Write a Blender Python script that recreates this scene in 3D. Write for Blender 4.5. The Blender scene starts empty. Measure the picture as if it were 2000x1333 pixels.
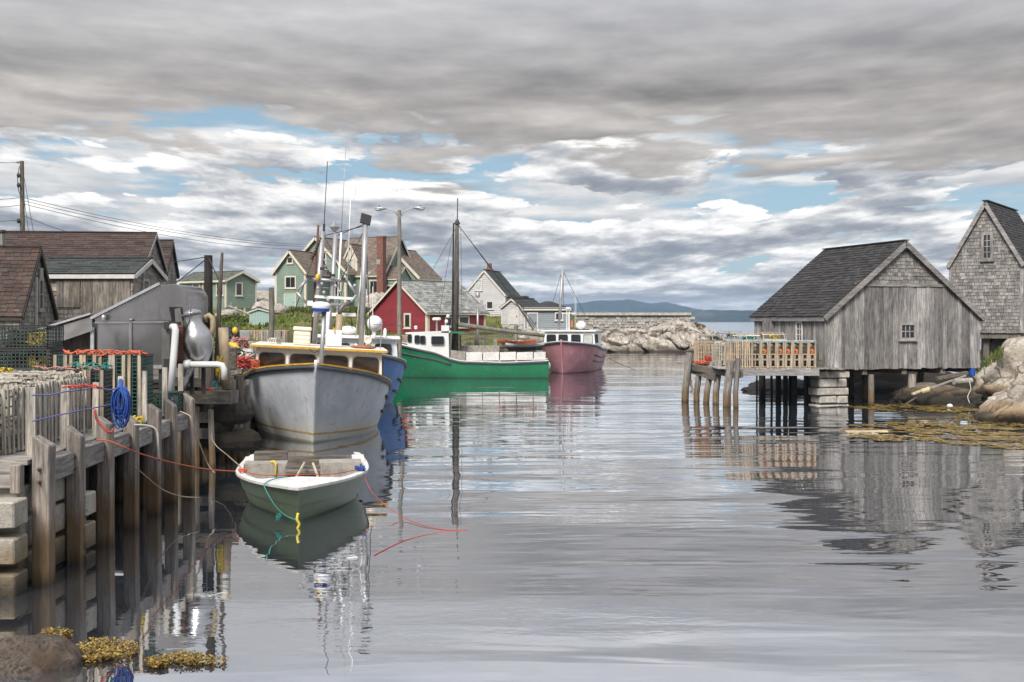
import bpy, bmesh, math, random
from mathutils import Vector, Matrix, noise
R = math.radians
rnd = random.Random(7)
SC = bpy.context.scene
COL = SC.collection

# ------------------------------------------------------------------ camera
F, H, HOR = 2222.0, 2.8, 625.0          # focal length in photo pixels, eye height, horizon row
cam = bpy.data.cameras.new('camera'); cam.lens = 40; cam.sensor_width = 36
cam.shift_y = -0.0207; cam.clip_start = 0.1; cam.clip_end = 20000
camo = bpy.data.objects.new('camera', cam); COL.objects.link(camo)
camo.location = (0, 0, H); camo.rotation_euler = (R(90), 0, 0)
SC.camera = camo

def P(u, v, Y): return Vector(((u - 1000) / F * Y, Y, H - (v - HOR) / F * Y))
def WY(v): return F * H / (v - HOR)
def XU(u, Y): return (u - 1000) / F * Y
def ZV(v, Y): return H - (v - HOR) / F * Y

# ------------------------------------------------------------------ node helper
class G:
    def __init__(s, nt): s.nt = nt; nt.nodes.clear()
    def n(s, t, ins=None, **at):
        d = s.nt.nodes.new(t)
        for k, v in at.items(): setattr(d, k, v)
        for k, v in (ins or {}).items():
            so = d.inputs[k]
            if isinstance(v, bpy.types.NodeSocket): s.nt.links.new(v, so)
            else: so.default_value = v
        return d
    def link(s, a, b): s.nt.links.new(a, b)
    def m(s, op, a, b=0.0, c=0.0, clamp=False):
        return s.n('ShaderNodeMath', {0: a, 1: b, 2: c}, operation=op, use_clamp=clamp).outputs[0]
    def vm(s, op, a, b=(0, 0, 0)):
        return s.n('ShaderNodeVectorMath', {0: a, 1: b}, operation=op).outputs[0]
    def noise(s, vec, scale, detail=4, rough=.55, dist=0):
        return s.n('ShaderNodeTexNoise', {'Vector': vec, 'Scale': scale, 'Detail': detail, 'Roughness': rough, 'Distortion': dist}).outputs[0]
    def ss(s, x, lo, hi, a=0., b=1.):
        return s.n('ShaderNodeMapRange', {0: x, 1: lo, 2: hi, 3: a, 4: b}, interpolation_type='SMOOTHSTEP').outputs[0]
    def lin(s, x, lo, hi, a=0., b=1.):
        return s.n('ShaderNodeMapRange', {0: x, 1: lo, 2: hi, 3: a, 4: b}).outputs[0]
    def mix(s, f, a, b, blend='MIX'):
        d = s.nt.nodes.new('ShaderNodeMix'); d.data_type = 'RGBA'; d.blend_type = blend
        for k, v in ((0, f), (6, a), (7, b)):
            so = d.inputs[k]
            if isinstance(v, bpy.types.NodeSocket): s.nt.links.new(v, so)
            else: so.default_value = (tuple(v) + (1,))[:4] if k else v
        return d.outputs[2]
    def ramp(s, f, stops):
        d = s.n('ShaderNodeValToRGB', {0: f}); e = d.color_ramp.elements
        while len(e) < len(stops): e.new(.5)
        for q, (p, c) in zip(e, stops): q.position = p; q.color = tuple(c) + (1,)
        return d.outputs[0]

# ------------------------------------------------------------------ sky
SL, SA, SB = 28.4, 27.7, 71.9      # cloud field offsets
SUN_EL, SUN_AZ = 44.0, 198.0     # degrees; azimuth from +Y clockwise: behind the camera, a little to the left
wd = bpy.data.worlds.new('World'); SC.world = wd; wd.use_nodes = True
g = G(wd.node_tree)
sky = g.n('ShaderNodeTexSky', sky_type='NISHITA', sun_disc=False, sun_elevation=R(SUN_EL), sun_rotation=R(SUN_AZ), air_density=1.0, dust_density=.6, ozone_density=1.2)
tc = g.n('ShaderNodeTexCoord').outputs['Generated']
sp = g.n('ShaderNodeSeparateXYZ', {0: tc}); dx, dy, dz = sp.outputs
el = g.m('MAXIMUM', dz, 0.0)
# cloud coordinates on the sky sphere: features shrink towards the horizon; two overlapping horizontal axes avoid a seam behind the camera
hx = g.m('DIVIDE', dx, g.m('ADD', el, .11)); hy = g.m('DIVIDE', dy, g.m('ADD', el, .11))
hl = g.m('LOGARITHM', g.m('ADD', el, .035), math.e)
def cv(kx, ky, o, dl=0., kd=1.):
    return g.n('ShaderNodeCombineXYZ', {0: g.m('MULTIPLY_ADD', hx, kx, o), 1: g.m('MULTIPLY_ADD', hl, ky, o * 1.7 + dl), 2: g.m('MULTIPLY', hy, kx * .35)}).outputs[0]
def layer(kx, ky, o, dl, det=9, ro=.56, di=.15):
    """a cloud field and the same field read a little higher up: their difference lights tops and darkens bases"""
    a = g.noise(cv(kx, ky, o), 1.0, det, ro, di); b = g.noise(cv(kx, ky, o, dl), 1.0, det, ro, di)
    return a, g.m('SUBTRACT', a, b)
fine = g.noise(cv(8, 8, 5.3), 1.0, 8, .60, .2)
fd = g.m('SUBTRACT', fine, .5)
# low cumulus rows
cA, eA = layer(1.5, 3.1, SL, .24, 10, .565, .05)
cov = g.m('ADD', cA, g.lin(el, .0, .15, .15, .0))
dens = g.m('SUBTRACT', g.m('ADD', cov, g.m('MULTIPLY', fd, .10)), .475)
low_mask = g.ss(dens, 0., .03)
lit = g.m('ADD', g.m('ADD', g.m('MULTIPLY_ADD', eA, 3.4, .595), g.m('MULTIPLY', dens, -1.3)), g.m('MULTIPLY', fd, .72), clamp=True)
low_col = g.ramp(lit, [(0.0, (.20, .215, .245)), (.26, (.28, .295, .325)), (.46, (.44, .445, .455)), (.62, (.64, .635, .63)), (.80, (.84, .82, .80)), (1, (.98, .96, .92))])
# thin broken sheets drifting in the gap
cB, eB = layer(.8, 4.6, 9.4, .25, 9, .55, .2)
sheet = g.ss(g.m('ADD', cB, g.m('MULTIPLY', fd, .06)), .44, .57)
sheet_col = g.ramp(g.m('ADD', g.m('MULTIPLY_ADD', eB, 1.8, .5), g.m('MULTIPLY', fd, .6)), [(.1, (.29, .31, .345)), (.5, (.50, .505, .51)), (.9, (.78, .765, .74))])
# high grey deck: long lumpy rolls
dA, eD = layer(.62, 2.5, SA, .24, 9, .52, .2)
dB, eE = layer(1.9, 6.0, SB, .32, 9, .54, .2)
dk = g.m('ADD', g.m('ADD', g.m('MULTIPLY_ADD', eD, 2.0, .45), g.m('MULTIPLY', eE, 1.4)), g.m('ADD', g.m('MULTIPLY', g.m('SUBTRACT', dA, .5), -1.2), g.m('MULTIPLY', fd, .22)), clamp=True)
deck_col = g.ramp(dk, [(0, (.165, .155, .148)), (.25, (.245, .231, .220)), (.5, (.335, .314, .297)), (.75, (.46, .432, .406)), (1, (.68, .645, .61))])
gap_e = g.m('ADD', g.m('ADD', el, g.m('MULTIPLY', g.m('SUBTRACT', dA, .5), .10)), g.m('MULTIPLY', g.m('SUBTRACT', dB, .5), .17))
gap_e = g.m('ADD', gap_e, g.ss(dx, .16, .36, 0., .035))
deck_mask = g.ss(g.m('ADD', gap_e, g.m('MULTIPLY', fd, .03)), .144, .163)
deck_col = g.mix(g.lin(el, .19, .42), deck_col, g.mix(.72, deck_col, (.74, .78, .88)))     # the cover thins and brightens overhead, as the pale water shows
blue = g.vm('SCALE', sky.outputs[0]); g.nt.nodes[-1].inputs[3].default_value = .075
blue = g.mix(.65, blue, (.235, .37, .47))
c = g.mix(sheet, blue, sheet_col)
c = g.mix(low_mask, c, low_col)
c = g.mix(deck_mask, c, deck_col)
hz = g.ss(el, 0.0, .03, .40, 0.)
c = g.mix(hz, c, (.62, .66, .72))
c = g.vm('SCALE', c); g.nt.nodes[-1].inputs[3].default_value = 10.0
bg = g.n('ShaderNodeBackground', {0: c, 1: 0.1})
g.link(bg.outputs[0], g.n('ShaderNodeOutputWorld').inputs[0])

sl = bpy.data.lights.new('sun', 'SUN'); sl.energy = 3.4; sl.angle = R(20); sl.color = (1, .95, .88)
so = bpy.data.objects.new('sun', sl); COL.objects.link(so)
so.rotation_euler = (R(90 - SUN_EL), 0, R(180 - SUN_AZ)); so.location = (-20, -30, 60)

vs = SC.view_settings; vs.view_transform = 'Standard'; vs.look = 'None'; vs.exposure = 0.5; vs.gamma = 1.0; vs.use_curve_mapping = False
SC.render.engine = 'CYCLES'
SC.cycles.use_denoising = True
SC.cycles.max_bounces = 8; SC.cycles.diffuse_bounces = 3; SC.cycles.glossy_bounces = 4; SC.cycles.transmission_bounces = 4; SC.cycles.volume_bounces = 0
SC.cycles.caustics_reflective = False; SC.cycles.caustics_refractive = False
SC.cycles.sample_clamp_indirect = 4.0

# ------------------------------------------------------------------ materials
M = {}
def newmat(name):
    m = bpy.data.materials.new(name); m.use_nodes = True; M[name] = m
    return m, G(m.node_tree)
def finish(g, col, rough=.8, metal=0., bump=None, bs=.3, bd=.01, spec=.5, extra=None):
    ins = {'Base Color': col, 'Roughness': rough, 'Metallic': metal, 'Specular IOR Level': spec}
    ins.update(extra or {})
    b = g.n('ShaderNodeBsdfPrincipled', ins)
    if bump is not None:
        g.link(g.n('ShaderNodeBump', {'Height': bump, 'Strength': bs, 'Distance': bd}).outputs[0], b.inputs['Normal'])
    g.link(b.outputs[0], g.n('ShaderNodeOutputMaterial').inputs[0])
    return b
def c4(c): return tuple(c) + (1,)

def wood(name, dark, light, axis='z', gs=22., rand=.22, island=False, tide=None, rough=.85, knots=True, bs=.45):
    m, g = newmat(name)
    tc = g.n('ShaderNodeTexCoord').outputs['Object']
    rn = g.n('ShaderNodeNewGeometry').outputs['Random Per Island'] if island else g.n('ShaderNodeObjectInfo').outputs['Random']
    off = g.n('ShaderNodeCombineXYZ', {0: g.m('MULTIPLY', rn, 37.), 1: g.m('MULTIPLY', rn, 17.), 2: g.m('MULTIPLY', rn, 53.)}).outputs[0]
    v = g.vm('ADD', tc, off)
    sc = {'x': (1.8, gs, gs), 'y': (gs, 1.8, gs), 'z': (gs, gs, 1.8)}[axis]
    gr = g.noise(g.vm('MULTIPLY', v, sc), 1.0, 5, .65, .6)
    pt = g.noise(v, 1.3, 4, .6)
    f = g.m('ADD', g.m('MULTIPLY', gr, .75), g.m('MULTIPLY', pt, .45))
    mid = tuple((a + b) / 2 * .98 for a, b in zip(dark, light))
    fg = g.noise(g.vm('MULTIPLY', v, tuple(x * 2.6 for x in sc)), 1.0, 3, .7)
    f = g.m('ADD', f, g.m('MULTIPLY', g.m('SUBTRACT', fg, .5), .55))
    col = g.ramp(f, [(.38, tuple(x * .72 for x in dark)), (.58, mid), (.78, tuple(x * 1.12 for x in light))])
    hsv = g.n('ShaderNodeHueSaturation', {'Value': g.lin(rn, 0, 1, 1 - rand, 1 + rand), 'Saturation': g.lin(pt, .3, .7, .6, 1.3), 'Color': col}).outputs[0]
    if tide:
        pz = g.n('ShaderNodeSeparateXYZ', {0: g.n('ShaderNodeNewGeometry').outputs['Position']}).outputs[2]
        z2 = g.m('ADD', pz, g.m('MULTIPLY', g.m('SUBTRACT', gr, .5), .35))
        hsv = g.mix(g.ss(z2, tide[1], tide[0], 0, .75), hsv, (.15, .088, .030))
        hsv = g.mix(g.ss(z2, tide[0] * .5, -.06, 0, .9), hsv, (.030, .024, .012))
    finish(g, hsv, rough, bump=gr, bs=bs, bd=.012, spec=.25)
    return m

def plain(name, col, rough=.6, metal=0., var=.12, ns=3., dirt=None, bump=0., spec=.5, island=0.):
    m, g = newmat(name)
    tc = g.n('ShaderNodeTexCoord').outputs['Object']
    n1 = g.noise(tc, ns, 6, .62)
    a = tuple(x * (1 - var) for x in col); b = tuple(min(1, x * (1 + var)) for x in col)
    c = g.mix(g.ss(n1, .3, .7), a, b)
    if dirt:
        n2 = g.noise(g.vm('MULTIPLY', tc, (1, 1, .35)), ns * 1.7, 7, .68, .5)
        c = g.mix(g.ss(n2, .52, .72, 0, dirt[1]), c, dirt[0])
    if island:
        rn = g.n('ShaderNodeNewGeometry').outputs['Random Per Island']
        c = g.n('ShaderNodeHueSaturation', {'Value': g.lin(rn, 0, 1, 1 - island, 1 + island), 'Color': c}).outputs[0]
    finish(g, c, rough, metal, bump=(g.noise(tc, ns * 6, 5, .6) if bump else None), bs=bump, bd=.01, spec=spec)
    return m

wood('grey_plank', (.068, .064, .061), (.36, .34, .325), 'z', 26, .42)
wood('grey_plank_y', (.10, .094, .089), (.42, .395, .375), 'y', 26, .3)
wood('grey_plank_x', (.085, .08, .075), (.33, .31, .295), 'x', 26, .2)
wood('pier_post', (.095, .078, .066), (.33, .29, .255), 'z', 24, .15, tide=(.42, .85), bs=.6)
wood('pier_beam_y', (.12, .108, .098), (.36, .335, .31), 'y', 22, .15, bs=.6)
wood('pier_beam_x', (.10, .09, .082), (.30, .275, .255), 'x', 22, .15, bs=.6)
wood('deck_plank', (.16, .145, .13), (.42, .39, .36), 'x', 22, .2)
wood('old_timber', (.06, .052, .044), (.25, .22, .185), 'z', 20, .25, tide=(.35, .7))
wood('old_timber_x', (.055, .047, .038), (.20, .175, .145), 'x', 20, .25)
wood('driven_post', (.10, .088, .076), (.36, .325, .29), 'z', 20, .3, tide=(.30, .62))
wood('dark_post', (.012, .010, .009), (.05, .042, .036), 'z', 20, .3)
wood('pole_wood', (.05, .04, .033), (.16, .135, .115), 'z', 22, .15)
wood('lamp_pole', (.09, .085, .07), (.24, .22, .185), 'z', 22, .15)
wood('lath_grey', (.17, .152, .125), (.56, .51, .43), 'z', 30, .28)
wood('lath_grey_y', (.17, .152, .125), (.56, .51, .43), 'y', 30, .28)
wood('lath_tan', (.20, .148, .098), (.54, .43, .31), 'z', 30, .22)
wood('lath_tan_y', (.20, .148, .098), (.54, .43, .31), 'y', 30, .22)
wood('pale_board', (.32, .26, .17), (.62, .53, .37), 'x', 20, .15)
wood('plywood', (.11, .085, .068), (.22, .18, .15), 'z', 8, .1)
wood('white_board', (.50, .49, .47), (.76, .74, .71), 'x', 20, .12, island=True)
wood('shingle_wall', (.08, .075, .07), (.32, .30, .28), 'z', 26, .32, island=True)
wood('shingle_wall_brown', (.10, .088, .078), (.33, .295, .265), 'z', 26, .32, island=True)
wood('shingle_dark', (.018, .017, .017), (.060, .056, .056), 'z', 30, .35, island=True, rough=.9)
wood('shingle_brown', (.038, .025, .021), (.092, .064, .053), 'z', 24, .28, rough=.92)
wood('shingle_brown_i', (.038, .025, .021), (.092, .064, .053), 'z', 24, .28, rough=.92, island=True)
wood('shingle_green', (.028, .032, .031), (.072, .080, .077), 'x', 24, .2, island=True, rough=.92)
wood('shingle_grey', (.12, .125, .115), (.33, .335, .31), 'x', 12, .35, island=True, rough=.92)
wood('shingle_tan', (.085, .066, .052), (.22, .175, .14), 'x', 12, .22, island=True, rough=.92)
wood('shingle_moss', (.05, .058, .045), (.15, .16, .13), 'x', 12, .25, island=True, rough=.92)
plain('green_clap', (.185, .245, .20), .6, ns=1.5, var=.08, island=.05, dirt=((.22, .27, .22), .35))
plain('pale_green_board', (.32, .44, .40), .6, ns=2, var=.08, dirt=((.22, .27, .24), .4))
plain('red_clap', (.215, .018, .024), .6, ns=1.5, var=.10, island=.08, dirt=((.14, .014, .02), .4))
plain('white_clap', (.45, .435, .43), .6, ns=1.5, var=.06, island=.05, dirt=((.40, .38, .37), .35))
plain('bluegrey_clap', (.20, .225, .245), .6, ns=1.5, var=.06, island=.06)
plain('cream_trim', (.58, .535, .43), .6, var=.06)
plain('white_trim', (.54, .52, .50), .6, var=.08, ns=6, dirt=((.30, .27, .25), .5))
plain('grey_trim', (.30, .28, .265), .8, var=.2, ns=8)
plain('dark_trim', (.045, .035, .03), .8, var=.2, ns=8)
plain('brick', (.20, .085, .06), .85, var=.3, ns=8, bump=.3)
plain('glass', (.018, .021, .024), .06, var=.2, ns=2, spec=.7)
plain('glass_warm', (.035, .022, .014), .08, var=.4, ns=4, spec=.6)
plain('curtain', (.42, .46, .43), .5, var=.15)
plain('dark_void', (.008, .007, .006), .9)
plain('concrete', (.40, .375, .32), .85, var=.25, ns=4, bump=.5, dirt=((.17, .125, .065), .75))
plain('stone', (.36, .335, .30), .9, var=.3, ns=5, bump=.6, island=.22, dirt=((.14, .12, .10), .6))
plain('steel', (.30, .282, .278), .27, .92, var=.22, ns=1.3, dirt=((.15, .138, .135), .75))
plain('steel_bright', (.42, .41, .405), .28, .9, var=.12, ns=3)
plain('steel_dark', (.13, .125, .12), .5, .5, var=.2)
plain('pvc', (.60, .60, .59), .35, var=.04, dirt=((.55, .55, .53), .4))
plain('hose_tan', (.33, .25, .155), .6, var=.2, ns=6, dirt=((.45, .42, .36), .6))
plain('rust', (.11, .05, .035), .85, var=.4, ns=10)
plain('fin_red', (.19, .075, .055), .7, var=.2)
plain('black_metal', (.022, .021, .021), .5, var=.2)
plain('galv', (.36, .36, .365), .45, .5, var=.12, ns=5, dirt=((.24, .23, .22), .5))
plain('white_gel', (.74, .745, .735), .35, var=.04, ns=3, dirt=((.52, .50, .46), .45))
plain('cream_gel', (.74, .67, .56), .45, var=.06, ns=3, dirt=((.52, .38, .24), .4))
plain('tote', (.74, .68, .56), .45, var=.04)
plain('yellow_paint', (.55, .31, .03), .5, var=.2, ns=7, dirt=((.30, .17, .06), .5))
plain('rub_dark', (.055, .06, .07), .6, var=.2)
plain('orange_brown', (.26, .10, .045), .6, var=.2)
plain('yellow', (.70, .44, .02), .5, var=.1)
plain('orange', (.60, .13, .03), .55, var=.15)
plain('red_rope', (.42, .06, .045), .7, var=.2)
plain('orange_rope', (.50, .105, .045), .7, var=.15)
plain('yellow_rope', (.62, .47, .05), .7, var=.2)
plain('blue_rope', (.014, .06, .27), .6, var=.25, ns=9)
plain('violet_rope', (.16, .16, .38), .7, var=.2)
plain('teal_rope', (.03, .20, .17), .7, var=.2)
plain('cyan_rope', (.20, .42, .52), .7, var=.25)
plain('tan_rope', (.34, .27, .19), .8, var=.2)
plain('pink_rope', (.40, .20, .17), .8, var=.2)
plain('pale_rope', (.52, .50, .44), .8, var=.2)
plain('wire', (.035, .05, .045), .5, var=.3, ns=5)
plain('wire_green', (.025, .07, .055), .5, var=.3, ns=5)
plain('cable', (.03, .03, .03), .6)
plain('net', (.075, .085, .065), .8, var=.4, ns=8)
plain('blue_plastic', (.02, .09, .42), .4, var=.1)
plain('teal_paint', (.02, .20, .15), .5, var=.2)
plain('skiff_green', (.135, .185, .105), .42, var=.10, ns=3, dirt=((.19, .20, .16), .5))
plain('skiff_white', (.60, .59, .57), .6, var=.14, ns=6, dirt=((.30, .25, .20), .9))
plain('worn_board', (.30, .275, .24), .8, var=.25, ns=8, dirt=((.14, .10, .07), .7))
plain('panel_dark', (.03, .028, .027), .3, var=.1)
plain('orange_fish', (.58, .12, .05), .7, var=.3, ns=12)
def hull_paint(name, top, low=None, zl=.0, stripe=None, wear=(.5, .5, .5), wamt=.35, rough=.52, boot=(.10, .07, .03)):
    """boat paint: one colour, an optional paler lower body, a painted line, a brown boot at the waterline"""
    m, g = newmat(name)
    tc = g.n('ShaderNodeTexCoord').outputs['Object']
    z = g.n('ShaderNodeSeparateXYZ', {0: tc}).outputs[2]
    n1 = g.noise(tc, 1.6, 7, .65, .4); n2 = g.noise(tc, 7., 6, .7, .3)
    c = g.mix(g.ss(n1, .35, .65), tuple(x * .88 for x in top), tuple(min(1, x * 1.12) for x in top))
    if low:
        c = g.mix(g.ss(g.m('ADD', z, g.m('MULTIPLY', g.m('SUBTRACT', n1, .5), .25)), zl + .18, zl - .18), c, low)
    c = g.mix(g.ss(g.m('MULTIPLY', n1, n2), .27, .40, 0, wamt), c, wear)
    spk = g.noise(tc, 3.2, 8, .75, 1.2)
    c = g.mix(g.ss(spk, .585, .65, 0, .6), c, tuple(x * .38 for x in top))
    drip = g.noise(g.vm('MULTIPLY', tc, (9, 9, .5)), 1.0, 4, .6)
    c = g.mix(g.ss(drip, .58, .72, 0, .38), c, (.20, .14, .09))
    if stripe:
        s0, s1, sc = stripe
        f = g.m('MULTIPLY', g.m('GREATER_THAN', z, s0), g.m('LESS_THAN', z, s1))
        c = g.mix(g.m('MULTIPLY', f, g.ss(n2, .30, .48, .25, .95)), c, sc)
    c = g.mix(g.ss(g.m('ADD', z, g.m('MULTIPLY', n2, .06)), .11, .03, 0, .85), c, boot)
    finish(g, c, rough, bump=n2, bs=.06, bd=.01)
hull_paint('hull_grey', (.60, .63, .68), (.70, .69, .64), .45, (.185, .235, (.50, .30, .06)), (.66, .66, .66), .6, boot=(.22, .19, .13))
hull_paint('hull_blue', (.08, .24, .60), (.34, .43, .56), .15, None, (.42, .48, .58), .3, boot=(.12, .10, .08))
hull_paint('hull_green', (.005, .165, .068), None, 0, None, (.03, .26, .13), .3, boot=(.008, .02, .014))
hull_paint('hull_pink', (.52, .24, .27), None, 0, None, (.66, .46, .48), .6, boot=(.10, .035, .02))

def rock_mat(name, a, b, cdark, tide=(.35, .75), och=(.26, .17, .075), lich=.6, k=1., crack=True):
    m, g = newmat(name)
    geo = g.n('ShaderNodeNewGeometry'); pos = geo.outputs['Position']
    z = g.n('ShaderNodeSeparateXYZ', {0: pos}).outputs[2]
    n1 = g.noise(pos, .9 * k, 7, .62, .3); n2 = g.noise(pos, 5. * k, 8, .72); n3 = g.noise(pos, 17. * k, 6, .7)
    c = g.mix(g.ss(n1, .32, .68), a, b)
    c = g.mix(g.ss(g.m('ADD', n2, g.m('MULTIPLY', g.m('SUBTRACT', n1, .5), .35)), .47, .62, 0, lich), c, cdark)
    c = g.mix(g.ss(n3, .53, .64, 0, .7), c, tuple(x * .5 for x in cdark))
    vor = g.n('ShaderNodeTexVoronoi', {'Vector': g.vm('ADD', pos, g.vm('SCALE', g.n('ShaderNodeTexNoise', {'Vector': pos, 'Scale': 1.2 * k, 'Detail': 4}).outputs[1])), 'Scale': .55 * k}, feature='DISTANCE_TO_EDGE').outputs[0]
    c = g.mix(g.ss(vor, .022, .004, 0, .6 if crack else 0.), c, tuple(x * .35 for x in cdark))
    c = g.mix(g.ss(g.noise(pos, 2.3, 5, .6), .56, .68, 0, .4), c, tuple(x * y * 1.6 for x, y in zip(a, (.62, .42, .26))))
    zz = g.m('ADD', z, g.m('MULTIPLY', g.m('SUBTRACT', n1, .5), .45))
    c = g.mix(g.ss(zz, tide[1] + .18, tide[1] - .12, 0, .75), c, och)
    c = g.mix(g.ss(zz, tide[1] - .05, tide[0], 0, .93), c, (.026, .022, .018))
    hb = g.m('ADD', g.m('ADD', g.m('MULTIPLY', n2, .7), g.m('MULTIPLY', n3, .3)), g.m('MULTIPLY', g.ss(vor, .0, .05), .6 if crack else 0.))
    finish(g, c, .88, bump=hb, bs=1.0, bd=.09 / k, spec=.3)
rock_mat('granite', (.32, .28, .23), (.56, .50, .42), (.15, .13, .11), tide=(.12, .46), och=(.29, .19, .09), lich=.65)
rock_mat('granite_low', (.15, .13, .11), (.27, .24, .20), (.07, .06, .05), tide=(.25, .6), och=(.10, .07, .035))
rock_mat('granite_far', (.32, .28, .235), (.58, .535, .47), (.18, .155, .13), tide=(.05, .38), och=(.14, .11, .07), lich=.6)
rock_mat('granite_near', (.070, .055, .044), (.125, .10, .08), (.026, .021, .017), tide=(-.3, -.2), och=(.13, .085, .04), lich=.85, k=5., crack=False)
rock_mat('concrete_tide', (.36, .335, .285), (.50, .47, .41), (.30, .27, .22), tide=(-.05, .50), och=(.21, .145, .07), lich=.4, k=2.5, crack=False)
rock_mat('rock_weed_shade', (.035, .028, .022), (.06, .05, .04), (.015, .013, .011), och=(.03, .024, .014), lich=.8, crack=False)  # weedy rock, tinted darker still to carry the shade beneath the shed

m, g = newmat('grass')
pos = g.n('ShaderNodeNewGeometry').outputs['Position']
n1 = g.noise(pos, .28, 7, .65); n2 = g.noise(pos, 1.8, 6, .7)
c = g.ramp(g.m('ADD', g.m('MULTIPLY', n1, .7), g.m('MULTIPLY', n2, .35)), [(.35, (.035, .06, .014)), (.48, (.10, .125, .028)), (.60, (.19, .17, .06)), (.72, (.22, .17, .10))])
finish(g, c, .95, bump=n2, bs=1., bd=.25, spec=.1)
m, g = newmat('grass_blade')
rn = g.n('ShaderNodeNewGeometry').outputs['Random Per Island']
c = g.ramp(rn, [(0, (.035, .065, .012)), (.5, (.085, .125, .022)), (.85, (.17, .175, .045)), (1, (.26, .22, .09))])
finish(g, c, .8, spec=.2)
m, g = newmat('weed')
rn = g.n('ShaderNodeNewGeometry').outputs['Random Per Island']
c = g.ramp(rn, [(0, (.075, .045, .010)), (.4, (.17, .10, .016)), (.75, (.30, .20, .03)), (1, (.36, .27, .07))])
finish(g, c, .45, spec=.5)
m, g = newmat('weed_mat')
pos = g.n('ShaderNodeNewGeometry').outputs['Position']
n1 = g.noise(g.vm('MULTIPLY', pos, (1.2, 2.4, 1)), 1.6, 8, .72, .5)
c = g.ramp(n1, [(.34, (.05, .030, .012)), (.5, (.15, .088, .028)), (.62, (.22, .14, .045)), (.75, (.17, .14, .03))])
finish(g, c, .55, bump=n1, bs=.7, bd=.05)
m, g = newmat('twig')
rn = g.n('ShaderNodeNewGeometry').outputs['Random Per Island']
finish(g, g.ramp(rn, [(0, (.06, .038, .025)), (1, (.16, .10, .06))]), .9)

m, g = newmat('forest')
pos = g.n('ShaderNodeNewGeometry').outputs['Position']
n1 = g.noise(pos, .009, 6, .6); n2 = g.noise(pos, .05, 7, .75)
c = g.ramp(g.m('ADD', g.m('MULTIPLY', n1, .55), g.m('MULTIPLY', n2, .5)), [(.38, (.012, .024, .028)), (.55, (.026, .044, .044)), (.68, (.10, .115, .10))])
finish(g, c, .95, bump=n2, bs=.6, bd=8., spec=.1)

# water: dark body under a mirror that ripples; calmer in the lee of the pier
m, g = newmat('water')
pos = g.n('ShaderNodeNewGeometry').outputs['Position']
xyz = g.n('ShaderNodeSeparateXYZ', {0: pos}); wx, wy = xyz.outputs[0], xyz.outputs[1]
def wn(sx, sy, sc, det, ro, di=0., off=0.):
    return g.noise(g.n('ShaderNodeCombineXYZ', {0: g.m('MULTIPLY', wx, sx), 1: g.m('MULTIPLY', wy, sy), 2: off}).outputs[0], sc, det, ro, di)
big = wn(.16, 1.0, .42, 2, .45, .35)
mid = wn(.20, 1.0, 1.25, 2, .5, .35, 3.)
sml = wn(.30, 1.0, 4.2, 2, .5, .3, 7.)
pat = g.ss(wn(.5, 1., .13, 3, .55, .4, 11.), .38, .62)
lee = g.m('MULTIPLY', g.ss(wx, -4.8, -1.0, .16, 1.), g.ss(wy, 8., 24., .55, 1.0))
amp = g.m('MULTIPLY', g.lin(pat, 0, 1, .5, 1.0), lee)
hgt = g.m('ADD', g.m('MULTIPLY', big, .060), g.m('ADD', g.m('MULTIPLY', mid, .020), g.m('MULTIPLY', sml, .0022)))
hgt = g.m('ADD', g.m('MULTIPLY', hgt, amp), g.m('MULTIPLY', wn(.5, 1., 2.6, 2, .5, .4, 5.), .0010))
ruf = g.m('MULTIPLY', g.ss(wn(.35, 1., .30, 3, .55, .4, 21.), .47, .62), g.ss(wx, -4.5, -2.5))
hgt = g.m('ADD', hgt, g.m('MULTIPLY', g.m('MULTIPLY', wn(.5, 1., 11., 2, .5, .2, 9.), ruf), .0011))
bm = g.n('ShaderNodeBump', {'Height': hgt, 'Strength': 1.0, 'Distance': 1.0}).outputs[0]
fr = g.n('ShaderNodeFresnel', {'IOR': 1.62, 'Normal': bm}).outputs[0]
fr = g.m('MULTIPLY_ADD', fr, .34, .65, clamp=True)
rr = g.m('MULTIPLY_ADD', g.ss(wy, 30., 200.), .12, .008)
gl = g.n('ShaderNodeBsdfGlossy', {'Color': c4((.95, .97, 1.0)), 'Roughness': rr, 'Normal': bm}).outputs[0]
df = g.n('ShaderNodeBsdfDiffuse', {'Color': c4((.045, .050, .058))}).outputs[0]
mx = g.n('ShaderNodeMixShader', {0: fr, 1: df, 2: gl}).outputs[0]
g.link(mx, g.n('ShaderNodeOutputMaterial').inputs[0])

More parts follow.
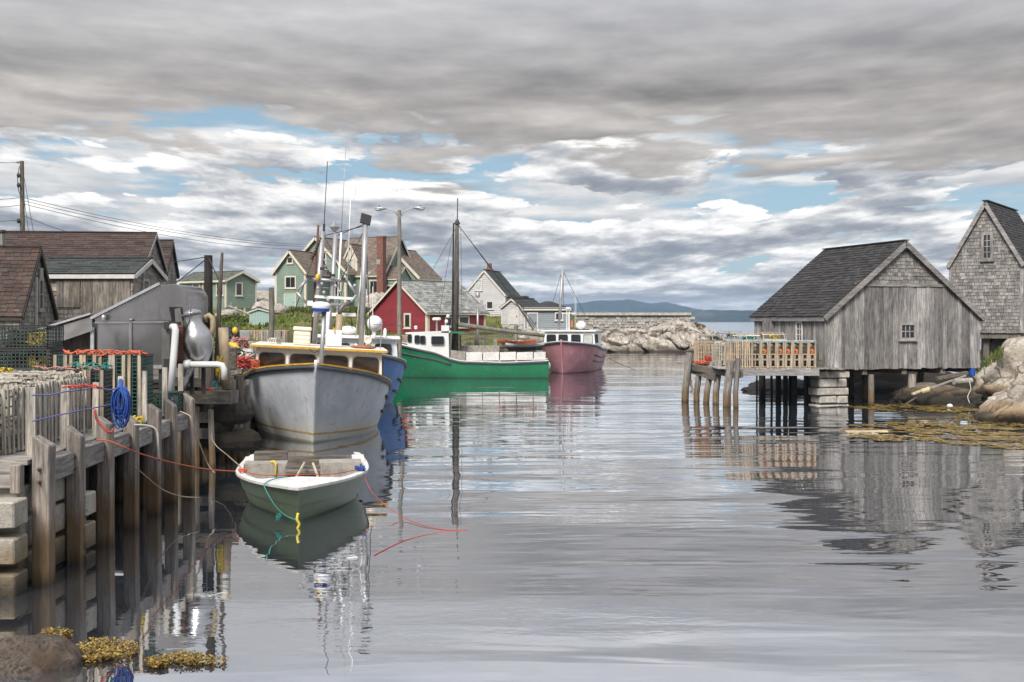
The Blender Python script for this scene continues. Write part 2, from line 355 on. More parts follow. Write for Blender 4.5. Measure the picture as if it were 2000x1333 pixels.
# ------------------------------------------------------------------ mesh helper
class MB:
    def __init__(s, T=None): s.v = []; s.f = []; s.T = T
    def add(s, vs, fs):
        o = len(s.v); s.v += [Vector(p) for p in vs]; s.f += [tuple(o + i for i in q) for q in fs]; return s
    def box(s, c, sz, rz=0., rx=0., ry=0.):
        m = Matrix.Rotation(rz, 3, 'Z') @ Matrix.Rotation(ry, 3, 'Y') @ Matrix.Rotation(rx, 3, 'X'); c = Vector(c)
        vs = [c + m @ Vector((x * sz[0] / 2, y * sz[1] / 2, z * sz[2] / 2)) for z in (-1, 1) for y in (-1, 1) for x in (-1, 1)]
        return s.add(vs, [(0, 2, 3, 1), (4, 5, 7, 6), (0, 1, 5, 4), (2, 6, 7, 3), (0, 4, 6, 2), (1, 3, 7, 5)])
    def bar(s, a, b, w, h=None, up=(0, 0, 1)):
        a, b = Vector(a), Vector(b); h = h or w; d = (b - a).normalized(); up = Vector(up)
        x = d.cross(up)
        if x.length < 1e-4: x = d.cross(Vector((0, 1, 0)))
        x.normalize(); y = x.cross(d)
        o = [x * (i * w / 2) + y * (j * h / 2) for i, j in ((-1, -1), (1, -1), (1, 1), (-1, 1))]
        return s.add([a + q for q in o] + [b + q for q in o], [(3, 2, 1, 0), (4, 5, 6, 7), (0, 1, 5, 4), (1, 2, 6, 5), (2, 3, 7, 6), (3, 0, 4, 7)])
    def tube(s, pts, r, n=6, caps=True):
        pts = [Vector(p) for p in pts]; k = len(pts); rs = r if isinstance(r, (list, tuple)) else [r] * k
        o = len(s.v); x = None
        for i, p in enumerate(pts):
            d = (pts[min(i + 1, k - 1)] - pts[max(i - 1, 0)]).normalized()
            if x is None:
                x = d.cross(Vector((0, 0, 1)))
                if x.length < 1e-3: x = d.cross(Vector((0, 1, 0)))
            x = (x - d * x.dot(d)).normalized(); y = d.cross(x)
            s.v += [p + (x * math.cos(2 * math.pi * j / n) + y * math.sin(2 * math.pi * j / n)) * rs[i] for j in range(n)]
        for i in range(k - 1):
            for j in range(n):
                a = o + i * n + j; b = o + i * n + (j + 1) % n
                s.f.append((a, b, b + n, a + n))
        if caps: s.f.append(tuple(o + j for j in reversed(range(n)))); s.f.append(tuple(o + (k - 1) * n + j for j in range(n)))
        return s
    def lathe(s, prof, n=16, c=(0, 0, 0), ax=None):
        o = len(s.v); c = Vector(c); m = ax or Matrix.Identity(3)
        for r, z in prof:
            s.v += [c + m @ Vector((r * math.cos(2 * math.pi * j / n), r * math.sin(2 * math.pi * j / n), z)) for j in range(n)]
        for i in range(len(prof) - 1):
            for j in range(n):
                a = o + i * n + j; b = o + i * n + (j + 1) % n
                s.f.append((a, b, b + n, a + n))
        s.f.append(tuple(o + j for j in reversed(range(n)))); s.f.append(tuple(o + (len(prof) - 1) * n + j for j in range(n)))
        return s
    def ball(s, c, r, n=12, k=8):
        r = (r, r, r) if not isinstance(r, (tuple, list)) else r
        pr = [(max(.02, math.sin(math.pi * i / k)), -math.cos(math.pi * i / k)) for i in range(k + 1)]
        q = MB().lathe(pr, n); return s.add([Vector((p.x * r[0], p.y * r[1], p.z * r[2])) + Vector(c) for p in q.v], q.f)
    def prism(s, poly, d):
        k = len(poly); d = Vector(d); poly = [Vector(p) for p in poly]
        return s.add(poly + [p + d for p in poly], [tuple(reversed(range(k))), tuple(range(k, 2 * k))] + [(i, (i + 1) % k, k + (i + 1) % k, k + i) for i in range(k)])
    def grid(s, rows):
        o = len(s.v); w = len(rows[0])
        for r in rows: s.v += [Vector(p) for p in r]
        for i in range(len(rows) - 1):
            for j in range(w - 1):
                a = o + i * w + j; s.f.append((a, a + 1, a + w + 1, a + w))
        return s
    def mesh(s, name, mat, smooth=False):
        me = bpy.data.meshes.new(name); T = s.T
        me.from_pydata([tuple(T @ p) if T else tuple(p) for p in s.v], [], s.f)
        bm = bmesh.new(); bm.from_mesh(me); bmesh.ops.recalc_face_normals(bm, faces=bm.faces); bm.to_mesh(me); bm.free()
        me.materials.append(M[mat])
        if smooth is True: me.polygons.foreach_set('use_smooth', [True] * len(me.polygons))
        elif smooth: me.shade_smooth() if False else me.polygons.foreach_set('use_smooth', [True] * len(me.polygons)); 
        if smooth and smooth is not True: me.set_sharp_from_angle(angle=R(smooth))
        return me
    def build(s, name, mat, parent=None, smooth=False, kind=None, bevel=0.):
        return put(name, s.mesh(name, mat, smooth), parent, kind=kind, bevel=bevel)

def put(name, me, parent=None, loc=None, rot=None, kind=None, bevel=0.):
    o = bpy.data.objects.new(name, me); COL.objects.link(o); o.parent = parent
    if loc is not None: o.location = loc
    if rot is not None: o.rotation_euler = rot
    if kind: o['kind'] = kind
    if bevel:
        b = o.modifiers.new('edge', 'BEVEL'); b.width = bevel; b.segments = 1; b.limit_method = 'ANGLE'; b.angle_limit = R(50)
    return o
def tag(o, label, cat, group=None, kind=None):
    o['label'] = label; o['category'] = cat
    if group: o['group'] = group
    if kind: o['kind'] = kind
    return o
def thing(name, label, cat, loc=(0, 0, 0), rz=0., group=None, rot=None):
    o = bpy.data.objects.new(name, None); COL.objects.link(o); o.empty_display_size = .2
    o.location = loc; o.rotation_euler = rot or (0, 0, rz)
    return tag(o, label, cat, group)
def struct(o): o['kind'] = 'structure'; return o
BOXES = {}
def boxpiece(name, size, mat, parent, loc, rot=(0, 0, 0), ch=0.):
    """a timber, plank, slat or stone of its own; alike sizes share mesh data"""
    k = (tuple(round(x, 3) for x in size), mat, ch)
    if k not in BOXES:
        me = MB().box((0, 0, 0), size).mesh(name, mat)
        if ch:
            bm = bmesh.new(); bm.from_mesh(me); bmesh.ops.bevel(bm, geom=bm.edges[:], offset=ch, segments=1, affect='EDGES'); bm.to_mesh(me); bm.free()
        BOXES[k] = me
    return put(name, BOXES[k], parent, loc, rot)
def sag(a, b, d, n=14):
    a, b = Vector(a), Vector(b)
    return [a.lerp(b, i / n) - Vector((0, 0, d * 4 * (i / n) * (1 - i / n))) for i in range(n + 1)]
def smooth(pts, k=4):
    pts = [Vector(p) for p in pts]; q = [pts[0]] + pts + [pts[-1]]; out = []
    for i in range(len(pts) - 1):
        a, b, c, d = q[i:i + 4]
        for j in range(k):
            t = j / k; out.append(.5 * (2 * b + (c - a) * t + (2 * a - 5 * b + 4 * c - d) * t * t + (3 * b - a - 3 * c + d) * t ** 3))
    return out + [pts[-1]]
def rope(name, pts, r, mat, label, cat='rope', n=5):
    pts = smooth(pts)
    return tag(MB().tube(pts, r, n).build(name, mat, None, True), label, cat)
def interp(x, tab):
    if x <= tab[0][0]: return tab[0][1]
    for (a, p), (b, q) in zip(tab, tab[1:]):
        if x <= b: t = (x - a) / (b - a); return p + (q - p) * t
    return tab[-1][1]
def sstep(x, a, b):
    t = max(0, min(1, (x - a) / (b - a))); return t * t * (3 - 2 * t)
def fbm(p, o=5):
    return noise.fractal(Vector(p), 1.0, 2.1, o)

# ------------------------------------------------------------------ setting: water, land, hills
wm = MB()
ys = [-30, 0, 6] + [6 + i * 3 for i in range(1, 50)] + [200, 400, 900, 2000, 5000, 9000]
wm.grid([[(x, y, 0) for x in (-9000, -2500, -600, -120, -40, 0, 40, 120, 600, 2500, 9000)] for y in ys])
struct(wm.build('water', 'water'))
seab = MB().grid([[(x, y, -3.5) for x in (-9000, 9000)] for y in (-30, 9000)]); 

def land_h(x, y):
    hl = interp(y, [(20, -1.2), (26, -.8), (29, 1.2), (34, 2.1), (60, 2.5), (80, 3.0), (95, 3.7), (130, 4.3), (400, 4.0)])
    hr = interp(y, [(50, -1.5), (58, -1.0), (61, 1.0), (68, 1.7), (78, 2.2), (90, 3.2), (100, 3.7), (130, 4.1), (400, 4.0)])
    t = sstep(x, -10.5, -8.2); h = hl * (1 - t) + hr * t
    xe = interp(y, [(50, 2.5), (64, 3.6), (75, 5.0), (90, 8.0), (105, 9.0), (140, 9.0)])
    k = sstep(x, xe + 1.0, xe - 4.5)
    h = -1.5 + (h + 1.5) * k
    if h > .2: h += .22 * fbm((x * .16, y * .16, 1.)) * min(1, h) + .10 * fbm((x * .7, y * .7, 4.)) * min(1, h)
    return h
xs = [-400, -200, -120, -80, -60, -50] + [-46 + i * .8 for i in range(72)]
ys = [20 + i * .8 for i in range(115)] + [115, 125, 140, 170, 220, 300, 400]
struct(MB().grid([[(x, y, land_h(x, y)) for x in xs] for y in ys]).build('ground', 'grass', None, True))

def hills(name, prof, y0, dep, zb=-4):
    rows = []
    us = [prof[0][0] + i * (prof[-1][0] - prof[0][0]) / 260 for i in range(261)]
    for k in range(15):
        t = k / 14; y = y0 + dep * t; row = []
        for u in us:
            z = ZV(interp(u, prof), y0 + dep * .55)
            s = math.sin(min(1, t / .55) * math.pi / 2) if t < .55 else math.cos((t - .55) / .45 * math.pi / 2 * .8)
            z = zb + (z - zb) * s
            z += (fbm((u * .03, t * 3, 2.)) * .07 + noise.noise(Vector((u * .7, t * 40, 3.))) * .03 + noise.noise(Vector((u * 1.9, t * 70, 5.))) * .025) * (z - zb) * min(1, t * 4)
            row.append((XU(u, y), y, z))
        rows.append(row)
    return struct(MB().grid(rows).build(name, 'forest', None, True))
hills('hills', [(-900, 612), (300, 612), (900, 605), (1060, 598), (1105, 593), (1150, 589.5), (1190, 587), (1225, 586), (1250, 589), (1272, 592), (1300, 590.5), (1330, 597), (1362, 605), (1420, 612), (1500, 616), (1600, 622)], 2500, 700)
hills('headland', [(1335, 624), (1348, 609), (1375, 606), (1420, 606.5), (1475, 607.5), (1600, 606), (1800, 609), (2300, 612), (2900, 614)], 1500, 300)
# ------------------------------------------------------------------ buildings
def TM(loc, rz): return Matrix.Translation(Vector(loc)) @ Matrix.Rotation(rz, 4, 'Z')
class Block:
    """one gabled block: local x across the gable, y along the ridge, z up; front gable at y=0 faces -y"""
    def __init__(s, parent, T, w, l, hw, hr, oh=.18, ap=.5):
        s.p, s.T, s.w, s.l, s.hw, s.hr, s.oh, s.ap = parent, T, w, l, hw, hr, oh, w * ap
    def mb(s): return MB(s.T)
    def walls(s, mat, drop=0.):
        w, l, hw, hr = s.w, s.l, s.hw, s.hr
        s.mb().prism([(0, 0, -drop), (w, 0, -drop), (w, 0, hw), (s.ap, 0, hr - .03), (0, 0, hw)], (0, l, 0)).build('wall', mat, s.p)
    def face(s, k):
        return {'F': ((0, 0, 0), (1, 0, 0), (0, -1, 0), s.w), 'L': ((0, s.l, 0), (0, -1, 0), (-1, 0, 0), s.l), 'R': ((s.w, 0, 0), (0, 1, 0), (1, 0, 0), s.l)}[k]
    def span(s, k, z):
        """extent of the wall face at height z"""
        if k != 'F' or z <= s.hw: return (0, s.w if k == 'F' else s.l)
        t = (z - s.hw) / (s.hr - s.hw); return (s.ap * t, s.w - (s.w - s.ap) * t)
    def clap(s, k, mat, rh=.16, z0=0., z1=None, skip=()):
        o, a, n, L = [Vector(q) if not isinstance(q, (int, float)) else q for q in s.face(k)]
        b = s.mb(); z = z0; top = z1 or (s.hr - .1 if k == 'F' else s.hw - .02)
        while z < top:
            x0, x1 = s.span(k, min(z + rh * .5, top))
            if x1 - x0 > .1:
                zz = Vector((0, 0, z)); h = Vector((0, 0, rh))
                p = [o + a * x0 + zz, o + a * x1 + zz]
                q = [p[0] + n * .035, p[1] + n * .035, p[1] + h + n * .008, p[0] + h + n * .008]
                b.add([p[0], p[1], q[1], q[0], q[2], q[3], p[1] + h, p[0] + h], [(0, 1, 2, 3), (3, 2, 4, 5), (1, 6, 4, 2), (0, 3, 5, 7)])
            z += rh
        b.build('siding', mat, s.p, kind='stuff')
    def shingles(s, k, mat, rh=.13, sw=.16, z0=0., z1=None, name='wall_shingles', seed=1):
        o, a, n, L = [Vector(q) if not isinstance(q, (int, float)) else q for q in s.face(k)]
        rr = random.Random(seed); b = s.mb(); z = z0; top = z1 or (s.hr - .08 if k == 'F' else s.hw)
        while z < top:
            x0, x1 = s.span(k, min(z + rh * .6, top)); x = x0
            while x < x1 - .03:
                wd = min(sw * rr.uniform(.55, 1.35), x1 - x)
                dz = rr.uniform(-.016, .012); t = rr.uniform(.016, .032)
                p = o + a * x + Vector((0, 0, z + dz)); q = a * (wd - .008); h = Vector((0, 0, rh + .03))
                vs = [p + n * t, p + q + n * t, p + q + h + n * .004, p + h + n * .004, p, p + q, p + q + h, p + h]
                b.add(vs, [(0, 1, 2, 3), (4, 5, 1, 0), (0, 3, 7, 4), (1, 5, 6, 2)])
                x += wd
            z += rh
        b.build(name, mat, s.p, kind='stuff')
    def roof(s, mat, under='dark_trim', rh=.16, sw=.30, th=.06, trim=None, tw=.14, sides='LR', pieces=None, seed=2, oh2=None, sag_=0.):
        """slabs, courses of shingles, rake and fascia boards"""
        oh = s.oh; oe = oh if oh2 is None else oh2; rr = random.Random(seed)
        b = s.mb(); sh = s.mb(); made = 0
        for side in 'LR':
            xa = 0 if side == 'L' else s.w
            e0 = Vector((xa, 0, s.hw)); r0 = Vector((s.ap, 0, s.hr)); sl = (e0 - r0); sd = sl.normalized(); LL = sl.length + oe
            nn = sd.cross(Vector((0, 1, 0))) if side == 'R' else Vector((0, 1, 0)).cross(sd)
            if nn.z < 0: nn = -nn
            y0, y1 = -oh, s.l + oh
            A = r0 + Vector((0, y0, 0)); B = r0 + Vector((0, y1, 0)); C = B + sd * LL; D = A + sd * LL
            b.add([A, B, C, D, A + nn * th, B + nn * th, C + nn * th, D + nn * th], [(0, 1, 2, 3), (4, 7, 6, 5), (0, 4, 5, 1), (1, 5, 6, 2), (2, 6, 7, 3), (3, 7, 4, 0)])
            if side not in sides: continue
            k = 0; nrow = int(LL / rh) + 1
            for k in range(nrow):
                d1 = LL + .03 - k * rh; d0 = max(0., d1 - rh - .03)
                if d1 <= .02: break
                y = y0
                while y < y1 - .02:
                    wd = min(sw * rr.uniform(.75, 1.2), y1 - y); t = th + rr.uniform(.014, .03); sg = 0
                    p0 = r0 + sd * d0 + Vector((0, y, 0)) + nn * (th + .003); p1 = r0 + sd * (d1 + rr.uniform(-.012, .012)) + Vector((0, y, 0))
                    q = Vector((0, wd - .008, 0))
                    vs = [p0, p0 + q, p1 + q + nn * t, p1 + nn * t, p1 + q + nn * (th + .002), p1 + nn * (th + .002)]
                    fs = [(0, 1, 2, 3), (3, 2, 4, 5), (0, 3, 5), (1, 4, 2)]
                    if pieces and side == pieces[0] and made < pieces[1] and y < pieces[2]:
                        MB(s.T).add(vs, fs).build('shingle', mat, s.p); made += 1
                    else: sh.add(vs, fs)
                    y += wd
        ro = b.build('roof', under, s.p)
        sh.build('roof_shingles', M_I.get(mat, mat), s.p, kind='stuff')
        cap = s.mb(); cap.bar((s.ap, -oh - .01, s.hr + th + .015), (s.ap, s.l + oh + .01, s.hr + th + .015), .22, .035)
        cap.build('ridge_cap', M_I.get(mat, mat), s.p)
        if trim:
            for side, xa in (('L', 0), ('R', s.w)):
                e = Vector((xa, 0, s.hw)); r = Vector((s.ap, 0, s.hr)); d = (e - r).normalized(); ee = e + d * oe
                for yy in (-oh - .012, s.l + oh + .012):
                    s.mb().bar(r + Vector((0, yy, -tw * .30)), ee + Vector((0, yy, -tw * .30)), .03, tw, up=(0, 0, 1)).build('rake_board', trim, s.p)
                s.mb().box((ee.x + (.018 if side == 'R' else -.018), s.l / 2, ee.z - tw * .32), (.028, s.l + 2 * oh - .03, tw * .9)).build('fascia', trim, s.p)
        return ro
    def corners(s, mat, wd=.12, ks='FLR'):
        for x, y, sx, sy in ((0, 0, -1, -1), (s.w, 0, 1, -1), (0, s.l, -1, 1), (s.w, s.l, 1, 1)):
            s.mb().box((x + sx * (.045 - wd / 2), y + sy * (.045 - wd / 2), s.hw / 2), (wd, wd, s.hw)).build('corner_board', mat, s.p)
    def window(s, k, a0, z0, ww, wh, frame='white_trim', glass='glass', nx=2, nz=2, fw=.09, proud=.06, name='window', sill=True):
        o, a, n, L = [Vector(q) if not isinstance(q, (int, float)) else q for q in s.face(k)]
        up = Vector((0, 0, 1)); c = o + a * a0 + up * (z0 + wh / 2) + n * .02
        def bx(mb, da, dz, wa, hz, d0, d1):
            m = c + a * da + up * dz
            q = [m + a * (i * wa / 2) + up * (j * hz / 2) for i, j in ((-1, -1), (1, -1), (1, 1), (-1, 1))]
            mb.prism([p + n * d0 for p in q], n * (d1 - d0))
        f = s.mb()
        for sg in (-1, 1):
            bx(f, sg * (ww / 2 + fw / 2), 0, fw, wh + 2 * fw, 0, proud); bx(f, 0, sg * (wh / 2 + fw / 2), ww, fw, 0, proud - .004)
        fo = f.build(name, frame, s.p)
        pn = s.mb(); bx(pn, 0, 0, ww, wh, .004, .022); pn.build('pane', glass, fo)
        if nx > 1 or nz > 1:
            mu = s.mb()
            for i in range(1, nx): bx(mu, -ww / 2 + ww * i / nx, 0, .028, wh, .016, .04)
            for j in range(1, nz): bx(mu, 0, -wh / 2 + wh * j / nz, ww, .026, .016, .038)
            mu.build('muntin', frame, fo)
        if sill:
            si = s.mb(); bx(si, 0, -wh / 2 - fw - .02, ww + 2 * fw + .08, .045, 0, proud + .03); si.build('sill', frame, fo)
        return fo
    def door(s, k, a0, z0, ww, wh, mat='white_trim', frame='white_trim'):
        o, a, n, L = [Vector(q) if not isinstance(q, (int, float)) else q for q in s.face(k)]
        up = Vector((0, 0, 1)); c = o + a * a0 + up * (z0 + wh / 2) + n * .02
        d = s.mb(); q = [c + a * (i * ww / 2) + up * (j * wh / 2) for i, j in ((-1, -1), (1, -1), (1, 1), (-1, 1))]
        d.prism(q, n * .03); do = d.build('door', mat, s.p)
        f = s.mb()
        for sg in (-1, 1):
            m = c + a * (sg * (ww / 2 + .04)); q = [m + a * (i * .04) + up * (j * (wh / 2 + .08)) for i, j in ((-1, -1), (1, -1), (1, 1), (-1, 1))]; f.prism(q, n * .055)
        m = c + up * (wh / 2 + .04); q = [m + a * (i * ww / 2) + up * (j * .04) for i, j in ((-1, -1), (1, -1), (1, 1), (-1, 1))]; f.prism(q, n * .05)
        f.build('door_frame', frame, do)
        h = c + a * (ww * .36) + n * .05; s.mb().ball(h, .04, 8, 6).build('handle', 'black_metal', do)
        return do
M_I = {'shingle_brown': 'shingle_brown_i'}

# ---- grey fish shed on stilts (right)
ang = R(15.9); L0 = P(1612, 722, 37.0)
fs = thing('fish_shed', 'weathered grey fishing shed standing on stilts beside the lobster trap platform', 'shed', (L0.x, L0.y, L0.z), ang)
W_, D_, HW_, HR_ = 5.85, 4.7, 1.80, 4.18
B = Block(fs, None, W_, D_, HW_, HR_, oh=.16)
B.walls('dark_void')
SPL = 2.72     # height where planks give way to shingles
def clip_plank(x0, x1, z0, zt0, zt1, t, jz):
    """vertical board on the front gable with its head cut to the roof slope"""
    return MB().add([(x0, -t, z0 + jz), (x1, -t, z0 + jz), (x1, -t, zt1), (x0, -t, zt0), (x0, 0, z0 + jz), (x1, 0, z0 + jz), (x1, 0, zt1), (x0, 0, zt0)], [(0, 1, 2, 3), (4, 7, 6, 5), (0, 4, 5, 1), (1, 5, 6, 2), (2, 6, 7, 3), (3, 7, 4, 0)])
def slope_z(x): return HW_ + (HR_ - HW_) * (1 - abs(x - W_ / 2) / (W_ / 2)) - .05
x = .0
while x < W_ - .03:
    wd = min(rnd.uniform(.12, .22), W_ - x); t = rnd.choice((.022, .03, .042))
    clip_plank(x + .003, x + wd - .004, 0, min(SPL, slope_z(x)), min(SPL, slope_z(x + wd)), t, rnd.uniform(-.03, .02)).build('plank', 'grey_plank', fs)
    x += wd
B.shingles('F', 'shingle_wall', .125, .15, SPL + .1, seed=5)
B.mb().box((W_ / 2, -.03, SPL + .05), (2 * (W_ / 2) * (1 - (SPL - HW_) / (HR_ - HW_)) + .1, .07, .10)).build('band_board', 'grey_plank_x', fs)
y = 0.
while y < D_ - .03:
    wd = min(rnd.uniform(.13, .22), D_ - y)
    if not (3.25 < y + wd / 2 < 4.05):
        boxpiece('plank', (.03, round(wd, 2) - .006, HW_ + .02), 'grey_plank', fs, (-.017 - rnd.uniform(0, .012), y + wd / 2, HW_ / 2))
    else:
        boxpiece('plank', (.03, round(wd, 2) - .006, .35), 'grey_plank', fs, (-.017, y + wd / 2, .17))
    y += wd
B.mb().box((-.03, 3.65, 1.62), (.05, .86, .07)).build('door_lintel', 'grey_plank_y', fs)
B.mb().box((-.25, 3.30, 1.0), (.5, .04, 1.25), rz=.1).build('door', 'grey_plank', fs)
B.window('F', 3.05, 1.02, .48, .42, frame='grey_trim', nx=3, nz=2, fw=.075, proud=.075)
B.window('L', 3.15, .92, .30, .58, frame='white_trim', nx=2, nz=3, fw=.06, proud=.06)
B.corners('grey_plank', .11)
B.roof('shingle_dark', rh=.145, sw=.27, trim='grey_plank_x', tw=.17, sides='L', seed=3)
for xx in (.0, 1.5, 3.0, 4.5, 5.85):
    B.mb().box((max(.1, min(W_ - .1, xx)), D_ / 2, -.1), (.16, D_ - .1, .18)).build('floor_beam', 'old_timber', fs)
B.mb().box((W_ / 2, D_ / 2, -.215), (W_ - .1, .18, .04)).build('floor_joist', 'old_timber_x', fs)
for (px_, py_, mt, wd, zb) in ((1.78, .12, 'driven_post', .19, -1.6), (3.35, .12, 'driven_post', .26, -1.2), (.95, 1.1, 'old_timber', .2, -1.8), (2.5, 1.6, 'old_timber', .22, -1.7), (1.2, 3., 'old_timber', .22, -1.9), (3.0, 3.2, 'old_timber', .22, -1.6), (4.6, 1.4, 'old_timber', .22, -1.2), (.12, 2.4, 'dark_post', .2, -1.9), (.12, 3.3, 'dark_post', .2, -1.9), (.12, 4.5, 'dark_post', .2, -1.9)):
    MB().tube([(px_, py_, zb), (px_ + rnd.uniform(-.03, .03), py_, -.5), (px_, py_, -.19)], [wd * .52, wd * .5, wd * .48], 8).build('stilt', mt, fs, 40)

# stone pier under the shed corner
sp_ = thing('stone_pier', 'stacked pale stone blocks holding up the near corner of the stilted shed', 'stone pier', (0, 0, 0))
C0 = fs.matrix_basis
for (x0, x1, z0, z1, y) in ((-.25, .95, -.30, -.055, .15), (-.2, .46, -.60, -.31, .12), (.49, .84, -.60, -.31, .14), (-.28, .90, -.86, -.61, .13), (-.17, .47, -1.12, -.87, .15), (.49, .90, -1.14, -.87, .17), (-.24, .96, -1.45, -1.15, .2)):
    q = MB(); q.box(((x0 + x1) / 2, y + .2, (z0 + z1) / 2), (x1 - x0 - .012, .62, z1 - z0 - .012), rz=rnd.uniform(-.04, .04))
    q.v = [TM(L0, ang) @ p for p in q.v]
    q.build('stone', 'stone', sp_, bevel=.035)

# ---- tall shingled shed behind it, cut by the picture edge
lc = P(1856, 650, 46.0); ang2 = R(-36)
ts = thing('shingled_shed', 'tall grey shingled shed with a small attic window, standing on the granite shore', 'shed', (lc.x, lc.y, lc.z), ang2)
B2 = Block(ts, None, 2.72, 5.0, 2.80, 5.18, oh=.14)
B2.walls('dark_void'); B2.shingles('F', 'shingle_wall', .135, .16, 0, seed=8); B2.shingles('R', 'shingle_wall', .135, .16, 0, seed=9)
B2.corners('grey_plank', .12); B2.roof('shingle_dark', rh=.145, sw=.27, trim='grey_plank_x', tw=.15, sides='R', seed=6)
B2.window('F', 1.42, 2.98, .24, .90, frame='grey_plank', nx=2, nz=4, fw=.11, proud=.06)
B2.mb().box((1.36, 2.5, -.12), (2.6, 4.9, .2)).build('floor_beam', 'old_timber', ts)
for a_, b_ in ((.2, .3), (2.5, .3), (1.3, .4), (.2, 2.4), (2.5, 2.4), (.2, 4.6), (2.5, 4.6), (1.3, 4.2)):
    MB().box((a_, b_, -.9), (.2, .2, 1.4)).build('stilt', 'old_timber', ts)
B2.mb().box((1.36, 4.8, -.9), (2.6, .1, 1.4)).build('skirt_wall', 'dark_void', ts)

# ---- left sheds
def gable_at(uN, vN, YN, alpha, w):
    """front-left corner for a block whose near front-right corner is seen at (uN, vN)"""
    N = P(uN, vN, YN); a = -R(alpha)
    return N - Vector((math.cos(a), math.sin(a), 0)) * w, a
# brown shed: gable end looks to the harbour
Bn = P(38, 640, 31.5); a1 = R(96)      # front gable faces +x: local x runs away from us
bs_ = thing('brown_roofed_shed', 'brown shingled shed at the far left with a steep gable facing the harbour', 'shed', (Bn.x, Bn.y, Bn.z), a1)
b = Block(bs_, None, 3.2, 4.5, .36, 2.28, oh=.10, ap=.5)
b.walls('dark_trim', drop=.8); b.shingles('F', 'shingle_wall', .15, .2, -.3, seed=12); b.shingles('L', 'shingle_wall', .15, .2, -.3, seed=13)
b.roof('shingle_brown', rh=.15, sw=.24, trim='dark_trim', tw=.12, sides='LR', pieces=('L', 190, 3.4), seed=14)
b.mb().box((1.35, -.05, .55), (.05, .05, 1.8)).build('pole_trim', 'white_trim', bs_)
b.window('F', 1.75, .55, .28, .8, frame='grey_trim', nx=1, nz=2, fw=.07)
b.mb().box((1.75, -.06, 1.55), (.3, .05, .35)).build('gable_vent', 'grey_trim', bs_)
# long brown-roofed building behind
def side_block(name, label, u1, v1, Y1, l, w, hw, hr, rz=86, **kw):
    """block whose ridge runs left from a gable seen obliquely on its right end; (u1,v1,Y1) is the near bottom corner of that gable"""
    p = P(u1, v1, Y1); t = thing(name, label, 'shed', (p.x, p.y, p.z), R(rz))
    return t, Block(t, None, w, l, hw, hr, **kw)
t, b = side_block('long_shed', 'long brown shingled roof building rising behind the boarded grey shed', 278, 605, 41, 6.0, 3.8, 1.65, 2.85, 96, oh=.12)
b.walls('dark_trim', drop=1.2); b.shingles('F', 'shingle_wall_brown', .15, .2, 0, seed=21); b.roof('shingle_brown_i', rh=.16, sw=.3, trim='grey_trim', tw=.13, sides='L', seed=22)
t, b = side_block('back_shed', 'narrow brown gabled shed at the back, just left of the black pole', 322, 605, 47, 2.2, 2.8, 1.55, 2.9, 97, oh=.1)
b.walls('dark_trim', drop=1.2); b.shingles('F', 'shingle_wall_brown', .15, .2, 0, seed=23); b.roof('shingle_brown_i', rh=.16, sw=.3, trim='dark_trim', tw=.14, sides='L', seed=24)
t, b = side_block('boarded_shed', 'grey shingled shed with boarded-up windows and white eaves board behind the steel hopper', 259, 640, 35, 3.05, 2.6, 1.66, 2.15, 88, oh=.14)
bt = t
b.walls('dark_trim', drop=1.0); b.shingles('F', 'shingle_wall_brown', .14, .19, 0, seed=31); b.shingles('L', 'shingle_wall_brown', .14, .19, 0, seed=32)
b.roof('shingle_green', rh=.16, sw=.4, trim='white_trim', tw=.14, sides='L', seed=33)
for (y0, y1, z0, z1, nm) in ((1.62, 2.35, .62, 1.48, 'window_board'), (.06, 1.60, .15, 1.52, 'wall_board')):
    y = y0
    while y < y1 - .03:
        wd = min(rnd.uniform(.13, .2), y1 - y)
        boxpiece(nm, (.03, round(wd, 2) - .006, round(z1 - z0, 2)), 'old_timber', t, (-.045, y + wd / 2, (z0 + z1) / 2)); y += wd
b.window('F', 1.0, .55, .38, .9, frame='grey_trim', glass='plywood', nx=1, nz=1)
# lean-to with a metal roof in front of them
q = P(75, 640, 25.5)
lt = thing('lean_to', 'low lean-to with a sloping grey metal roof and plywood wall behind the wire traps', 'lean-to', (0, 0, 0))
A_, B_, C_, D__ = P(70, 642, 24.5), P(172, 616, 24.5), P(180, 642, 23.6), P(88, 664, 23.6)
mm = MB(); up = Vector((0, 0, .05)); back = Vector((0, 2.2, 0.25))
mm.prism([P(85, 640, 23.5), P(177, 612, 23.5), P(181, 646, 23.2), P(117, 668, 23.2), P(85, 668, 23.2)], (0, .06, 0)); mm.build('fascia_sheet', 'steel_dark', lt)
MB().prism([P(60, 646, 23.4), P(176, 611, 23.4), P(176, 615, 23.4), P(60, 650, 23.4)], (0, 2.4, .0)).build('roof', 'galv', lt)
MB().prism([P(60, 655, 23.62), P(178, 630, 23.62), P(178, 735, 23.62), P(60, 735, 23.62)], (0, 2.0, 0)).build('wall', 'plywood', lt)
MB().bar(P(181, 640, 23.3), P(181, 735, 23.3), .07).build('corner_post', 'galv', lt)
MB().bar(P(187, 632, 23.4), P(187, 735, 23.4), .1).build('corner_post', 'black_metal', lt)

